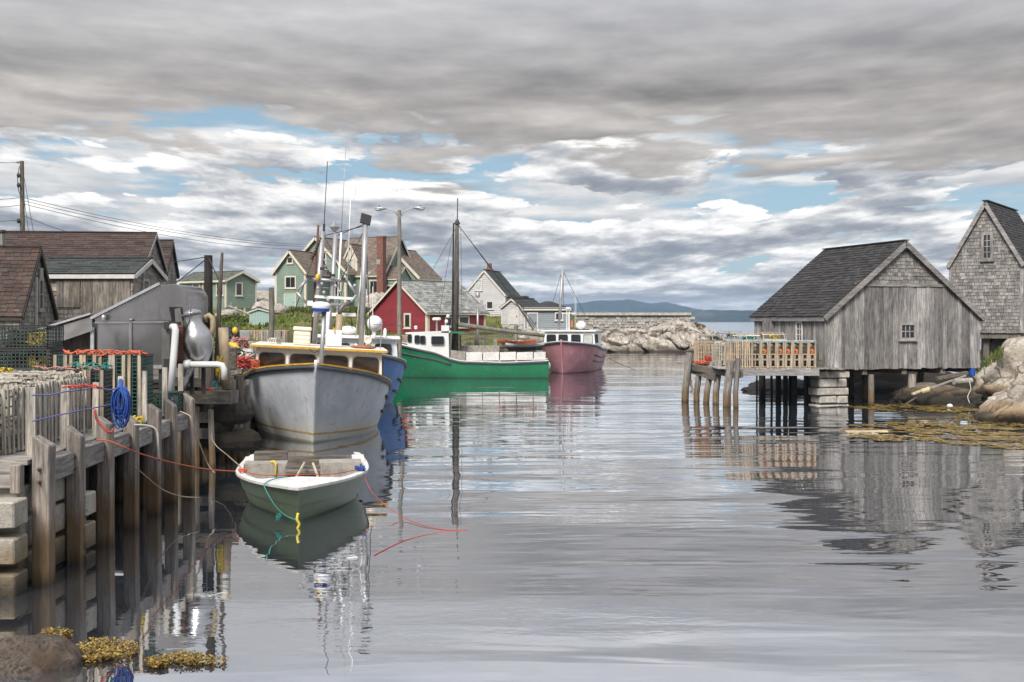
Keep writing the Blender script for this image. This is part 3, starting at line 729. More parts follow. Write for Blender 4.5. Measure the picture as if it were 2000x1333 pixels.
# ---- village
gy = 95.0
n0, a0 = gable_at(484, 600, gy, 52, 3.0)
N = P(441, 601, 93.0)
sg_ = thing('small_green_house', 'low green clapboard building with cream trim beside the black pole', 'house', (0, 0, 0))
xa = Vector((.62, .78, 0)); # gable runs back to the right
T = TM(N, math.atan2(.78, .62)); B = Block(sg_, T, 3.1, 6.2, 2.32, 3.0, oh=.25)
B.walls('green_clap', drop=1.); B.clap('F', 'green_clap', .16); B.clap('L', 'green_clap', .16)
B.corners('cream_trim', .14); B.roof('shingle_moss', rh=.2, sw=.4, trim='cream_trim', tw=.18, sides='L', seed=41)
B.window('F', 1.3, 1.05, .55, .95, 'cream_trim', nx=1, nz=1); B.window('L', 5.5, 1.05, .8, .95, 'cream_trim', nx=1); B.window('L', 2.3, 1.05, .8, .95, 'cream_trim', nx=1); B.window('L', 3.7, 1.05, .8, .95, 'cream_trim', nx=1)

gh = thing('green_house', 'large green clapboard house with several brown gables on the grassy rise', 'house', (0, 0, 0)); al = -R(22)
def gb(u, v, Y, w, l, vh, vr, uL=None):
    p = P(u, v, Y); return Block(gh, TM(p, al), w, l, ZV(vh, Y) - p.z, ZV(vr, Y) - p.z, oh=.3)
bA = gb(538, 606, 98, 3.05, 5.5, 530, 491)
bA.walls('green_clap', drop=1.); bA.clap('F', 'green_clap'); bA.clap('R', 'green_clap'); bA.corners('cream_trim', .2); bA.roof('shingle_tan', rh=.22, sw=.4, trim='cream_trim', tw=.2, sides='R', seed=51)
bA.window('F', 1.55, 1.95, .9, .85, 'cream_trim', nx=2, nz=1, fw=.12); bA.window('F', 1.5, 4.05, .42, .42, 'cream_trim', nx=1, nz=1, fw=.1); bA.door('F', 1.5, -.02, 1.05, 1.35, 'pale_green_board', 'cream_trim')
bB = gb(562, 606, 102, 6.0, 5.5, 530, 466)
bB.walls('green_clap', drop=1.); bB.clap('F', 'green_clap'); bB.clap('R', 'green_clap'); bB.corners('cream_trim', .22); bB.roof('shingle_tan', rh=.22, sw=.4, trim='cream_trim', tw=.22, sides='R', seed=52)
bB.window('F', 2.75, 3.95, .55, 1.1, 'cream_trim', nx=1, nz=2, fw=.12); bB.window('F', 3.65, 3.95, .55, 1.1, 'cream_trim', nx=1, nz=2, fw=.12); bB.window('F', 5.2, 1.2, .5, 1.4, 'cream_trim', nx=1, nz=1, fw=.12)
# right rear block, ridge parallel to the picture
p = P(747, 606, 100.0); bC = Block(gh, TM(p, R(68)), 6.2, 4.9, ZV(533, 100) - p.z, ZV(464, 103) - p.z, oh=.3)
bC.walls('green_clap', drop=1.); bC.clap('F', 'green_clap'); bC.clap('L', 'green_clap'); bC.corners('cream_trim', .2); bC.roof('shingle_tan', rh=.22, sw=.4, trim='cream_trim', tw=.2, sides='L', seed=53)
bC.window('L', 4.05, 1.2, .65, 1.35, 'cream_trim', nx=2, nz=1, fw=.12); bC.window('L', 1.7, 1.45, .5, 1.2, 'cream_trim', nx=1, nz=1, fw=.1)
# dormer
p = P(672, 530, 101.5); bD = Block(gh, TM(p, al), 1.35, 3.2, 1.05, 2.35, oh=.14)
bD.walls('cream_trim', drop=0); bD.roof('shingle_tan', rh=.22, sw=.4, trim='cream_trim', tw=.14, sides='R', seed=54); bD.window('F', .67, .3, .6, .7, 'cream_trim', glass='curtain', nx=2, nz=1, fw=.08)
bE = gb(722, 606, 104, 5.0, 4.0, 540, 488)
bE.walls('green_clap', drop=1.5); bE.clap('F', 'green_clap'); bE.clap('R', 'green_clap'); bE.corners('cream_trim', .2); bE.roof('shingle_tan', rh=.22, sw=.4, trim='cream_trim', tw=.25, sides='R', seed=55)
bE.window('F', 4.1, 2.0, .7, .5, 'cream_trim', nx=1, nz=1, fw=.12)
# entrance porch and brick chimney
p = P(751, 604, 99.5); bF = Block(gh, TM(p, R(68)), 2.4, 1.2, ZV(543, 99.5) - p.z, ZV(522, 99.5) - p.z, oh=.15)
p = P(776, 604, 99.5); bF = Block(gh, TM(p, R(68)), 2.6, 1.35, ZV(543, 99.5) - p.z, ZV(520, 99.5) - p.z, oh=.12)
bF.walls('green_clap', drop=1.); bF.clap('L', 'green_clap'); bF.roof('shingle_tan', rh=.22, sw=.4, trim='cream_trim', tw=.14, sides='L', seed=56); bF.window('L', .6, .9, .5, 1.1, 'cream_trim', nx=1, nz=1)
ch = MB(); c_ = P(745, 598, 99.2); ch.box((c_.x, c_.y, (c_.z - 1 + ZV(464, 99)) / 2), (.58, .58, ZV(464, 99) - c_.z + 1), rz=al)
cho = ch.build('chimney', 'brick', gh)
cr = MB()
for i in range(40):
    z = c_.z - .4 + i * .165
    if z < ZV(464, 99): cr.box((c_.x, c_.y, z), (.62, .62, .13), rz=al)
cr.build('chimney_bricks', 'brick', cho, kind='stuff')
MB().box((c_.x, c_.y, ZV(464, 99) + .05), (.72, .72, .14), rz=al).build('chimney_cap', 'brick', cho)
MB().box((P(740, 512, 99)).to_tuple(), (.35, .2, .45), rz=al).build('flashing', 'galv', cho)
MB().tube([P(713, 531, 99.4), P(710, 537, 99.4), P(709, 580, 99.4)], .07, 6).build('downpipe', 'white_trim', gh)
MB().tube([P(724, 531, 99.4), P(716, 540, 99.4), P(716, 590, 99.4)], .07, 6).build('downpipe', 'white_trim', gh)

# red shed
loc, a = gable_at(835, 652, 72.0, 40, 5.1)
rs = thing('red_shed', 'dark red clapboard shed with a mottled grey roof behind the double street lamp', 'shed', loc, a)
B = Block(rs, None, 5.1, 5.5, ZV(608, 72) - loc.z, ZV(549, 73.6) - loc.z, oh=.22)
B.walls('red_clap', drop=1.); B.clap('F', 'red_clap', .145); B.clap('R', 'red_clap', .145)
B.corners('cream_trim', .2); B.roof('shingle_grey', rh=.22, sw=.42, trim='cream_trim', tw=.13, sides='R', seed=61)
B.window('F', 3.35, .42, .42, .78, 'cream_trim', nx=1, nz=1, fw=.1); B.window('R', 3.35, .45, .85, .6, 'cream_trim', nx=1, nz=1, fw=.1); B.window('R', 1.9, .5, .5, .5, 'cream_trim', nx=1, nz=1, fw=.09)

# white house
loc, a = gable_at(985, 614, 88.0, 14, 3.25)
wh = thing('white_house', 'white clapboard house with a dark green roof and small brick chimney', 'house', loc, a)
B = Block(wh, None, 3.3, 4.6, ZV(575, 88) - loc.z, ZV(528, 88) - loc.z, oh=.12, ap=.50)
B.walls('white_clap', drop=1.5); B.clap('F', 'white_clap', .15); B.clap('R', 'white_clap', .15); B.corners('white_trim', .14)
B.roof('shingle_green', rh=.22, sw=.4, trim='white_trim', tw=.14, sides='R', seed=71)
B.window('F', 1.2, 1.92, .40, .7, 'white_trim', glass='curtain', nx=1, nz=1, fw=.09); B.window('F', 2.1, .45, .42, .5, 'white_trim', nx=1, nz=1, fw=.08)
B.mb().box((1.62, 1.6, B.hr + .25), (.32, .32, .75)).build('chimney', 'brick', wh)
MB(None).box((3.9, 1.5, 1.35), (1.5, 1.6, .16)).build('flat_roof', 'dark_trim', wh); MB().box((3.9, 1.5, .4), (1.4, 1.5, 1.74)).build('rear_wing', 'white_clap', wh)
# small white barn with green roof
loc, a = gable_at(1020, 634, 76.0, 32, 1.6)
wb = thing('white_outbuilding', 'little white outbuilding with wide doors between the white house and grey shed', 'outbuilding', loc, a)
B = Block(wb, None, 1.62, 2.6, ZV(600, 76) - loc.z, ZV(584, 76) - loc.z, oh=.14)
B.walls('white_clap', drop=1.5); B.clap('F', 'white_clap', .15); B.clap('R', 'white_clap', .15); B.corners('white_trim', .1)
B.roof('shingle_green', rh=.2, sw=.4, trim='white_trim', tw=.1, sides='LR', seed=72); B.door('F', .95, .0, .7, 1.1, 'white_trim', 'white_trim')
# blue-grey shed with hipped roof
loc, a = gable_at(1052, 648, 66.0, 8, .9)
p0 = P(1024, 648, 67.0)
hs = thing('bluegrey_shed', 'low blue-grey clapboard shed with a dark hipped roof by the breakwater', 'shed', p0, R(-6))
B = Block(hs, None, 2.62, 2.4, ZV(604, 67) - p0.z, ZV(604, 67) - p0.z + .02, oh=.12)
B.walls('bluegrey_clap', drop=1.2); B.clap('F', 'bluegrey_clap', .13, z1=B.hw); B.clap('L', 'bluegrey_clap', .13); B.clap('R', 'bluegrey_clap', .13); B.corners('white_trim', .09)
h0 = B.hw; q = MB(); e = .16
pts = [(-e, -e, h0), (2.62 + e, -e, h0), (2.62 + e, 2.4 + e, h0), (-e, 2.4 + e, h0), (1.15, 1.2, h0 + .48), (1.5, 1.2, h0 + .48)]
q.add(pts, [(0, 1, 5, 4), (1, 2, 5), (2, 3, 4, 5), (3, 0, 4), (0, 3, 2, 1)]); q.build('roof', 'shingle_dark', hs)
MB().box((1.31, -e - .01, h0 - .04), (2.62 + 2 * e, .03, .09)).build('fascia', 'cream_trim', hs)
B.window('F', 2.05, .72, .34, .34, 'white_trim', nx=1, nz=1, fw=.07); B.door('F', .5, .0, .5, 1.05, 'bluegrey_clap', 'white_trim')
# little pale green outhouse
p0 = P(487, 650, 58.0)
oh = thing('green_outhouse', 'small pale green board hut on the slope below the green house', 'hut', p0, R(10))
B = Block(oh, None, 1.02, 1.2, ZV(609, 58) - p0.z, ZV(602.5, 58) - p0.z, oh=.08, ap=.45)
B.walls('pale_green_board', drop=.6)
for i in range(7): boxpiece('board', (.135, .03, round(B.hw, 2)), 'pale_green_board', oh, (.075 + i * .145, -.017, B.hw / 2))
for i in range(8): boxpiece('board', (.03, .135, round(B.hw, 2)), 'pale_green_board', oh, (1.02 + .017, .075 + i * .15, B.hw / 2))
B.roof('shingle_tan', rh=.15, sw=.3, trim='white_trim', tw=.07, sides='LR', seed=81)
# ------------------------------------------------------------------ near pier (left)
DZ = 1.30
pier = thing('pier', 'weathered timber pier on square posts carrying the stacked lobster traps', 'pier', (-5.1, 12, 0))
def pl(x, y, z): return (x + 5.1, y - 12, z)
def edge_x(y): return -4.98 - .045 * (y - 12.)
posts = [(77, 850, .185), (143, 831, .17), (201, 812, .17), (251, 806, .17), (295, 788, .165), (330, 777, .165), (364, 767, .16)]
POSTY = []
for i, (u, vt, wd) in enumerate(posts):
    y = 12.05
    for _ in range(20): y = (edge_x(y) - .02) / ((u - 1000) / F)
    POSTY.append(y); zt = ZV(vt, y); x = edge_x(y) + .02; h = wd / 2; lo = zt - .11 - .02 * (i % 2)
    lean = rnd.uniform(-.012, .012)
    q = MB(); vs = []
    for k, z0, z1 in ((0, -1.2, -1.2), (1, DZ - .25, DZ - .25), (2, zt, lo)):
        for dx, dy, zz in ((-h, -h, z0), (h, -h, z1), (h, h, z1), (-h, h, z0)): vs.append(pl(x + dx + lean * k, y + dy, zz))
    fs_ = [(3, 2, 1, 0), (8, 9, 10, 11)] + [(a + j, a + (j + 1) % 4, a + 4 + (j + 1) % 4, a + 4 + j) for a in (0, 4) for j in range(4)]
    q.add(vs, fs_).build('post', 'pier_post', pier, bevel=.012)
    for zb_ in (DZ - .07, DZ - .2): MB().lathe([(.022, 0), (.022, .012), (.012, .022), (.012, .05)], 8, pl(x + .01 * (i % 2), y - h - .0, zb_), Matrix.Rotation(R(90), 3, 'X')).build('bolt', 'rust', pier)
# edge beams between the posts and along the front
for i in range(len(POSTY)):
    ya = POSTY[i] + .1; yb = POSTY[i + 1] - .1 if i + 1 < len(POSTY) else POSTY[i] + .12
    if i + 1 == len(POSTY): continue
    xm = edge_x((ya + yb) / 2) - .07; z = DZ - .13 + rnd.uniform(-.012, .008)
    boxpiece('edge_beam', (.2, round(yb - ya, 2), .26), 'pier_beam_y', pier, pl(xm, (ya + yb) / 2, z), (0, 0, math.atan(.045)), .014)
boxpiece('front_beam', (4.0, .2, .24), 'pier_beam_x', pier, pl(-7.12, 11.86, DZ - .13), (0, 0, 0), .014)
boxpiece('corner_block', (.1, .12, .30), 'pier_post', pier, pl(-5.135, 11.80, DZ - .15), (0, 0, 0), .01)
y = 11.98
while y < 18.1:
    wd = .145
    boxpiece('deck_plank', (4.05, wd - .008, .05), 'deck_plank', pier, pl(edge_x(y) - 2.12, y, DZ + .005 + rnd.uniform(-.004, .004))); y += wd
for (x, y0, y1) in ((-5.6, 12.1, 18.0), (-6.6, 12.1, 18.0), (-7.8, 12.1, 18.0)): MB().box(pl(x, (y0 + y1) / 2, DZ - .15), (.18, y1 - y0, .22)).build('stringer', 'old_timber_x', pier)
for (x, y) in ((-6.0, 14.9), (-6.0, 16.4), (-6.05, 17.6), (-6.9, 13.9), (-6.9, 16.), (-5.6, 15.4), (-5.55, 17.2)):
    MB().tube([pl(x, y, -1.2), pl(x + .02, y, DZ - .26)], .11, 8).build('inner_pile', 'old_timber', pier, 40)
MB().box(pl(-7.6, 15.9, .0), (2.4, 4.4, 2.2)).build('under_pier_shade', 'dark_void', pier)  # black box added to stand in for the deep shade under the pier
# stakes that hold the traps in
for i, (u, vt, vb) in enumerate(((61, 757, 905), (128, 752, 868), (187, 747, 850), (236, 735, 810), (282, 725, 790), (322, 718, 780), (353, 711, 770))):
    y = POSTY[i] + .02 + .1; x = edge_x(y) - .22; y = x / ((u - 1000) / F); zt = ZV(vt, y)
    boxpiece('stake', (.10 if i < 2 else .075, .055, round(zt - DZ - .02, 2)), 'lath_grey', pier, pl(x, y, (zt + DZ) / 2 + .01), (rnd.uniform(-.02, .02), rnd.uniform(-.02, .02), .1))

# crib of concrete beams under the pier head
crib = thing('concrete_crib', 'stack of pale concrete beams laid crosswise under the pier corner', 'crib', (-5.2, 12, 0))
def cb(x0, x1, y0, y1, z0, z1):
    boxpiece('beam', (round(x1 - x0, 2), round(y1 - y0, 2), round(z1 - z0, 2)), 'concrete_tide', crib, ((x0 + x1) / 2 + 5.2, (y0 + y1) / 2 - 12, (z0 + z1) / 2), (rnd.uniform(-.012, .012), rnd.uniform(-.012, .012), rnd.uniform(-.02, .02)), .016)
for z0, z1 in ((.68, .95), (.33, .59), (-.05, .23)): cb(-7.4, -5.02, 11.45, 11.8, z0, z1)
for z0, z1 in ((.75, 1.04), (.40, .70), (.03, .33), (-.3, -.0)): cb(-5.42, -5.12, 11.86, 13.6, z0, z1)
for z0, z1 in ((.53, .79), (.16, .45), (-.2, .08)): cb(-7.0, -4.90, 13.12, 13.42, z0, z1)

# ------------------------------------------------------------------ lobster traps
def wood_trap(name, label, group, loc, rz, lath, w=.40, d=.78, h=.72, n=5, seed=0, buoy=None, lean=0., open_=False):
    """a lath trap stood on end: two or three frames, laths up the sides, netting inside"""
    rr = random.Random(seed); t = thing(name, label, 'lobster trap', loc, 0, group, (lean, 0, rz))
    ly = lath.replace('lath_grey', 'lath_grey_y').replace('lath_tan', 'lath_tan_y')
    for z in (.03, h * .5, h - .03):
        f = MB()
        for sx in (-1, 1): f.box((sx * (w / 2 - .02), 0, z), (.03, d - .04, .035))
        for sy in (-1, 1): f.box((0, sy * (d / 2 - .02), z), (w - .07, .03, .034))
        f.build('frame', ly, t)
    for sy in (-1, 1):
        for i in range(n):
            if rr.random() < .06 and sy < 0: continue
            if open_ and sy < 0 and 0 < i < n - 1: continue
            x = -w / 2 + .025 + i * (w - .05) / (n - 1)
            boxpiece('slat', (.042, .014, round(h + rr.choice((-.02, 0, .02)), 2)), lath, t, (x + rr.uniform(-.008, .008), sy * (d / 2 + .004), h / 2 + rr.uniform(-.006, .006)), (0, rr.uniform(-.02, .02), 0))
    m = max(3, int(d / .095))
    for sx in (-1, 1):
        for i in range(m):
            y = -d / 2 + .04 + i * (d - .08) / (m - 1)
            boxpiece('slat', (.014, .042, round(h + rr.choice((-.02, 0, .02)), 2)), lath, t, (sx * (w / 2 + .004), y + rr.uniform(-.008, .008), h / 2 + rr.uniform(-.006, .006)), (rr.uniform(-.025, .025), 0, 0))
    if open_:
        for q in (-.25, .25): boxpiece('slat', (.03, .014, round(h * .46, 2)), lath, t, (q * w, -d / 2 - .004, h * .24), (0, rr.uniform(-.03, .03), 0))
    MB().box((0, 0, h * .3), (w * .8, d * .8, .05)).build('ballast', 'concrete', t)
    nb = MB()
    for i in range(6):
        z = h * (.12 + .15 * i); nb.tube([(-w * .38, -d * .3, z), (0, -d * .4, z + .05), (w * .38, -d * .3, z - .02), (w * .3, d * .3, z + .03), (-w * .3, d * .35, z)], .012, 4)
    nb.build('netting', 'net', t)
    if buoy: MB().ball((w * .1, -d * .30, h * .58), (.07, .06, .10), 10, 8).build('float', buoy, t, True)
    return t
gl = 'grey lath traps along the pier'
GT = [('first grey lath trap at the pier head, cut off by the picture edge', 11.98), ('grey lath trap beside the first tall stake', 12.62), ('dark-sided grey lath trap leaning behind the second slant-topped post', 13.02),
      ('pale grey lath trap between the second and third stakes', 13.42), ('pale lath trap with a red twine knot in the pier row', 13.80), ('weathered lath trap just short of the blue rope coil', 14.18), ('last grey lath trap of the row behind the blue rope coil', 14.55)]
for i, (lb, y) in enumerate(GT):
    wood_trap('lobster_trap', lb, gl, (-5.62 - (.22 if i == 0 else 0) - .045 * (y - 12), y + .05, DZ + .036), R(90) if i == 0 else rnd.uniform(-.05, .05), 'lath_grey', w=.52 if i == 0 else .35, d=.55 if i == 0 else .6, h=.72, seed=100 + i, lean=rnd.uniform(-.03, .03), n=6 if i == 0 else 5)
for i, (x, y) in enumerate(((-6.35, 13.6), (-6.38, 14.0), (-6.4, 14.4), (-6.45, 14.8), (-5.95, 15.02))):
    wood_trap('lobster_trap', ['back-row grey trap at the left edge above the nearest lath trap', 'second of the back-row grey traps from the left edge', 'third of the back-row grey traps from the left edge', 'fourth of the back-row grey traps, below the wire traps', 'short grey trap between lath row and upright wire traps'][i], gl, (x, y, DZ + .036), rnd.uniform(-.06, .06), 'lath_grey', w=.36, d=.66, h=.76, seed=150 + i, n=4)
tops = thing('lath_bundle', 'loose grey laths lying across the tops of the pier traps', 'laths', (0, 0, 0))
for i in range(26):
    y = rnd.uniform(12.6, 14.9); x = rnd.uniform(-5.95, -5.7) if y < 13.5 else rnd.uniform(-6.4, -5.75); 
    o = boxpiece('lath', (round(rnd.uniform(.4, .6), 1), .035, .014), 'lath_grey_y', tops, (x, y, DZ + .80 + rnd.uniform(0, .02) + i * .0004), (0, 0, rnd.uniform(-.45, .35)))

WIREM = {}
def wire_mesh(w, d, h, mat, step=.055):
    k = (w, d, h, mat)
    if k in WIREM: return WIREM[k]
    b = MB(); r = .006
    def ring(f, a, n):
        for i in range(n + 1): f(-a / 2 + a * i / n)
    def loop(pts):
        for p, q in zip(pts, pts[1:] + pts[:1]): b.bar(p, q, r * 2)
    for i in range(int(w / step) + 1):
        x = -w / 2 + i * w / int(w / step); loop([(x, -d / 2, 0), (x, d / 2, 0), (x, d / 2, h), (x, -d / 2, h)])
    for i in range(int(d / step) + 1):
        y = -d / 2 + i * d / int(d / step); loop([(-w / 2, y, 0), (w / 2, y, 0), (w / 2, y, h), (-w / 2, y, h)])
    for i in range(int(h / step) + 1):
        z = i * h / int(h / step); loop([(-w / 2, -d / 2, z), (w / 2, -d / 2, z), (w / 2, d / 2, z), (-w / 2, d / 2, z)])
    WIREM[k] = b.mesh('wire_cage', mat); return WIREM[k]
def tangle(c, s, n, seed, r=.008, k=9):
    rr = random.Random(seed); b = MB()
    for i in range(n):
        p = Vector(c); pts = []
        a = rr.uniform(0, 6.28); ph = rr.uniform(0, 6.28)
        for j in range(k):
            a += rr.uniform(.4, 1.1)
            pts.append(Vector(c) + Vector((s[0] * math.cos(a) * rr.uniform(.4, 1), s[1] * math.sin(a) * rr.uniform(.4, 1), s[2] * rr.uniform(-1, 1))))
        b.tube(pts, r, 4)
    return b
def wire_trap(label, group, loc, rz, w=.9, d=.5, h=.34, mat='wire', rope_=None, runners=False, seed=0):
    t = thing('wire_trap', label, 'lobster trap', loc, rz, group)
    put('wire_cage', wire_mesh(w, d, h, mat), t)
    fr = MB()
    for z in (0.012, h - .012):
        for a, b_ in (((-w / 2, -d / 2, z), (w / 2, -d / 2, z)), ((w / 2, -d / 2, z), (w / 2, d / 2, z)), ((w / 2, d / 2, z), (-w / 2, d / 2, z)), ((-w / 2, d / 2, z), (-w / 2, -d / 2, z))): fr.bar(a, b_, .022)
    fr.build('rim', 'black_metal', t)
    MB().box((-w * .28, 0, .03), (w * .12, d * .8, .05)).build('ballast', 'brick', t)
    tangle((-w * .05, .08, h * .5), (w * .36, d * .32, h * .36), 16, seed + 5, .012).build('netting', 'net', t)
    if runners:
        for sx in (-1, 1): boxpiece('runner', (.045, .03, h), 'lath_tan', t, (sx * (w / 2 - .03), -d / 2 - .02, h / 2))
    rope_ = rope_ or ['pale_rope', 'orange_rope', 'teal_rope', 'tan_rope', 'violet_rope', 'yellow_rope'][seed % 6]
    if rope_:
        tangle((w * .2, -d * .1, h * .42), (w * .17, d * .25, h * .3), 9, seed, .011).build('rope_bundle', rope_, t)
    return t
gw = 'wire lobster traps stacked on the pier'
for k in range(4):
    wire_trap(['bottom wire trap of the four-high stack at the left edge', 'second wire trap from the bottom of the left-edge stack', 'third wire trap of the left-edge stack, yellow rope inside', 'top wire trap of the left-edge stack with a big yellow rope bundle'][k], gw,
              (XU(52, 17.2) + rnd.uniform(-.03, .03), 17.2 + rnd.uniform(-.03, .03), DZ + .035 + k * .345), rnd.uniform(-.06, .06), .92, .55, .34, 'wire', [None, None, 'yellow_rope', 'yellow_rope'][k], seed=200 + k)
for k in range(3):
    wire_trap(['lowest wire trap in the stack behind the left-edge one', 'middle wire trap in the stack behind the left-edge one', 'uppermost wire trap in the stack behind the left-edge one'][k], gw, (XU(20, 18.4), 18.4, DZ + .035 + k * .345), rnd.uniform(-.06, .06), .92, .55, .34, 'wire_green', ['yellow_rope', None, 'teal_rope'][k], seed=220 + k)
for k in range(6):
    u = 132 + k * 28
    wire_trap(['upright wire trap with pale runners nearest the stack of flat ones', 'second upright wire trap under the orange rope', 'third upright wire trap under the orange rope', 'fourth upright wire trap under the orange rope', 'upright wire trap with yellow rope, last but one from the pier edge', 'upright wire trap at the pier edge above yellow rope'][k], gw,
              (XU(u, 16.9), 16.9 + .05 * (k % 2), DZ + .035), 0, .21, .5, .95, 'wire_green', [None, 'teal_rope', None, None, 'yellow_rope', 'yellow_rope'][k], True, 240 + k)
for k in range(6):
    u = 30 + k * 33
    wire_trap(['low upright wire trap at the left edge, front wire row', 'second low upright wire trap in the front wire row', 'third low upright wire trap in the front wire row', 'fourth low upright wire trap in the front wire row', 'fifth low upright wire trap in the front wire row', 'sixth low upright wire trap, nearest the blue coil'][k], gw,
              (XU(u, 15.7), 15.7, DZ + .035), .1, .23, .42, .78, 'wire', ['orange_rope', None, 'teal_rope', None, 'teal_rope', None][k], True, 260 + k)
wire_trap('flat dark wire trap at the far pier end below the white pipe', gw, (XU(322, 18.5), 18.3, DZ + .035), .1, .62, .45, .30, 'wire_green', None, False, 280)
# rope lying along the trap tops
def lay(name, u0, u1, v, Y, mat, label, seed, r=.016, n=4, amp=.05):
    rr = random.Random(seed); b = MB()
    for k in range(n):
        b.tube([P(u0 + (u1 - u0) * i / 16 + rr.uniform(-4, 4), v, Y) + Vector((0, rr.uniform(-.12, .12), rr.uniform(-.5, 1) * amp)) for i in range(17)], r, 5)
    return tag(b.build(name, mat, None, True), label, 'rope')
lay('orange_line', 128, 283, 691, 16.75, 'orange_rope', 'orange rope laid along the tops of the upright wire traps', 1, .011, 5, .06)
lay('teal_line', 140, 215, 718, 15.6, 'teal_rope', 'teal rope heaped on the low front row of wire traps', 2, .010, 4, .08)
lay('pink_line', 65, 200, 722, 15.6, 'pink_rope', 'faded pink rope trailing over the front wire traps', 3, .010, 3)
lay('red_line', 130, 200, 756, 13.3, 'red_rope', 'short red twine along the top of the grey lath traps', 4, .010, 2, .03)
lay('yellow_green_line', 0, 25, 726, 15.4, 'yellow_rope', 'yellow rope end on the wire traps at the left edge', 5, n=2)
tag(tangle((XU(262, 15.9), 15.9, DZ + .10), (.12, .2, .05), 12, 6, .012).build('yellow_rope_heap', 'yellow_rope'), 'heap of yellow rope on the pier deck by the blue coil', 'rope')
# violet lines along the stakes
rope('violet_line', [P(63, 772, 12.12), P(95, 772, 12.4), P(128, 765, 12.95), P(160, 762, 13.3), P(188, 757, 13.85), P(215, 762, 14.2), P(236, 755, 14.6)], .009, 'violet_rope', 'upper violet line strung along the stakes of the pier')
rope('violet_line', [P(63, 823, 12.12), P(128, 808, 12.95), P(188, 796, 13.85), P(236, 785, 14.6)], .009, 'violet_rope', 'lower violet line strung along the stakes of the pier')
cl = MB(); rr = random.Random(3)
for k in range(34):
    cx, cy = XU(238, 14.25) + rr.uniform(-.03, .03), 14.25 + rr.uniform(-.06, .04); w = rr.uniform(.03, .105); hh = rr.uniform(.12, .25); zc = ZV(758, 14.3) - hh + rr.uniform(-.02, .02); ph = rr.uniform(-.5, .5)
    cl.tube([(cx + w * math.sin(a) * math.cos(ph), cy + w * math.sin(a) * math.sin(ph), zc + hh * math.cos(a)) for a in [i * 2 * math.pi / 14 for i in range(15)]], .010, 5)
cl.tube([(XU(238, 14.3), 14.25, ZV(762, 14.3)), (XU(236, 14.5), 14.5, ZV(744, 14.5))], .03, 6)
tag(cl.build('rope_coil', 'blue_rope', None, True), 'coil of bright blue rope hanging from a pier stake', 'rope coil')

# mooring lines
rope('orange_mooring_line', [P(187, 860, 13.75), P(215, 862, 13.7), P(262, 882, 13.9)] + [P(u, v, y) for u, v, y in ((310, 897, 14.9), (360, 909, 15.9), (400, 916, 16.7), (440, 920, 17.3), (476, 921, 17.75))], .009, 'orange_rope', 'long orange mooring line from the pier post to the green skiff')
rope('red_strap', [P(186, 800, 13.72), P(190, 822, 13.70), P(212, 845, 13.68), P(222, 838, 13.8)], .016, 'red_rope', 'red strap hanging on the third pier post')
rope('tan_mooring_line', [P(352, 804, 17.2), P(370, 812, 17.1), P(375, 824, 17.1), P(388, 862, 17.3), P(405, 905, 17.6), P(420, 925, 17.6)], .011, 'tan_rope', 'faded tan line dropping from the last pier post to the water')
rope('pale_mooring_line', [P(262, 830, 14.9), P(290, 832, 14.95), P(306, 842, 15.0), P(309, 870, 15.0), P(311, 900, 15.1)], .014, 'pale_rope', 'pale rope draped over the pier edge by the fifth post')
rope('grey_mooring_line', [P(405, 800, 22.2), P(410, 840, 21.8), P(420, 868, 21), P(445, 890, 19.5), P(470, 912, 17.5)], .009, 'tan_rope', 'thin faded line from the old wharf pile down to the skiff')
rope('slack_line', [P(264, 912, 14.7), P(290, 935, 15.2), P(320, 958, 15.8), P(355, 970, 16.2), P(390, 972, 16.4)], .008, 'tan_rope', 'slack brown line hanging below the pier into the water')

# ------------------------------------------------------------------ old wharf behind, where the grey boat lies
wf = thing('old_wharf', 'dark old timber wharf between the pier and the grey fishing boat', 'wharf', (-8, 30, 0))
def wl(x, y, z): return (x + 8, y - 30, z)
WZ = 1.5
MB().box(wl(-8.6, 41, WZ - .1), (4.1, 37, .2)).build('deck', 'old_timber_x', wf)
MB().box(wl(-8.1, 23.4, WZ - .1), (4.0, 3.6, .2)).build('deck', 'old_timber_x', wf)
for i in range(11):
    boxpiece('deck_board', (4.1, .28, .05), 'old_timber_x', wf, wl(-8.05, 21.7 + i * .32, WZ + .03 + rnd.uniform(0, .012)))
for i, (u, v, Y, r) in enumerate(((403, 712, 22.0, .155), (452, 742, 23.2, .10), (467, 733, 24.2, .12), (478, 752, 24.6, .10), (345, 772, 21.6, .11), (425, 756, 22.3, .10), (440, 775, 22.9, .11), (372, 790, 21.6, .12))):
    x = XU(u, Y); zt = ZV(v, Y)
    MB().tube([wl(x - .02, Y, -1), wl(x + rnd.uniform(-.03, .03), Y, .3), wl(x, Y, zt)], [r * 1.05, r, r * .92], 9).build('pile', 'old_timber', wf, 40)
for i, (u, v, Y, r) in enumerate(((388, 742, 22.4, .06), (396, 735, 23.0, .07), (416, 738, 23.4, .06), (432, 765, 22.2, .07), (447, 758, 22.8, .06), (460, 762, 23.3, .075), (474, 745, 25.2, .07), (484, 742, 26.0, .08), (384, 795, 21.3, .07), (412, 800, 21.5, .06), (456, 792, 22.2, .065), (469, 800, 22.9, .06))):
    x = XU(u, Y); ln = rnd.uniform(-.08, .08)
    MB().tube([wl(x - ln, Y, -1), wl(x - ln * .3 + rnd.uniform(-.02, .02), Y, .3), wl(x, Y, ZV(v, Y))], [r * 1.05, r, r * .85], 7).build('pile', ('old_timber', 'driven_post')[i % 2], wf, 40)
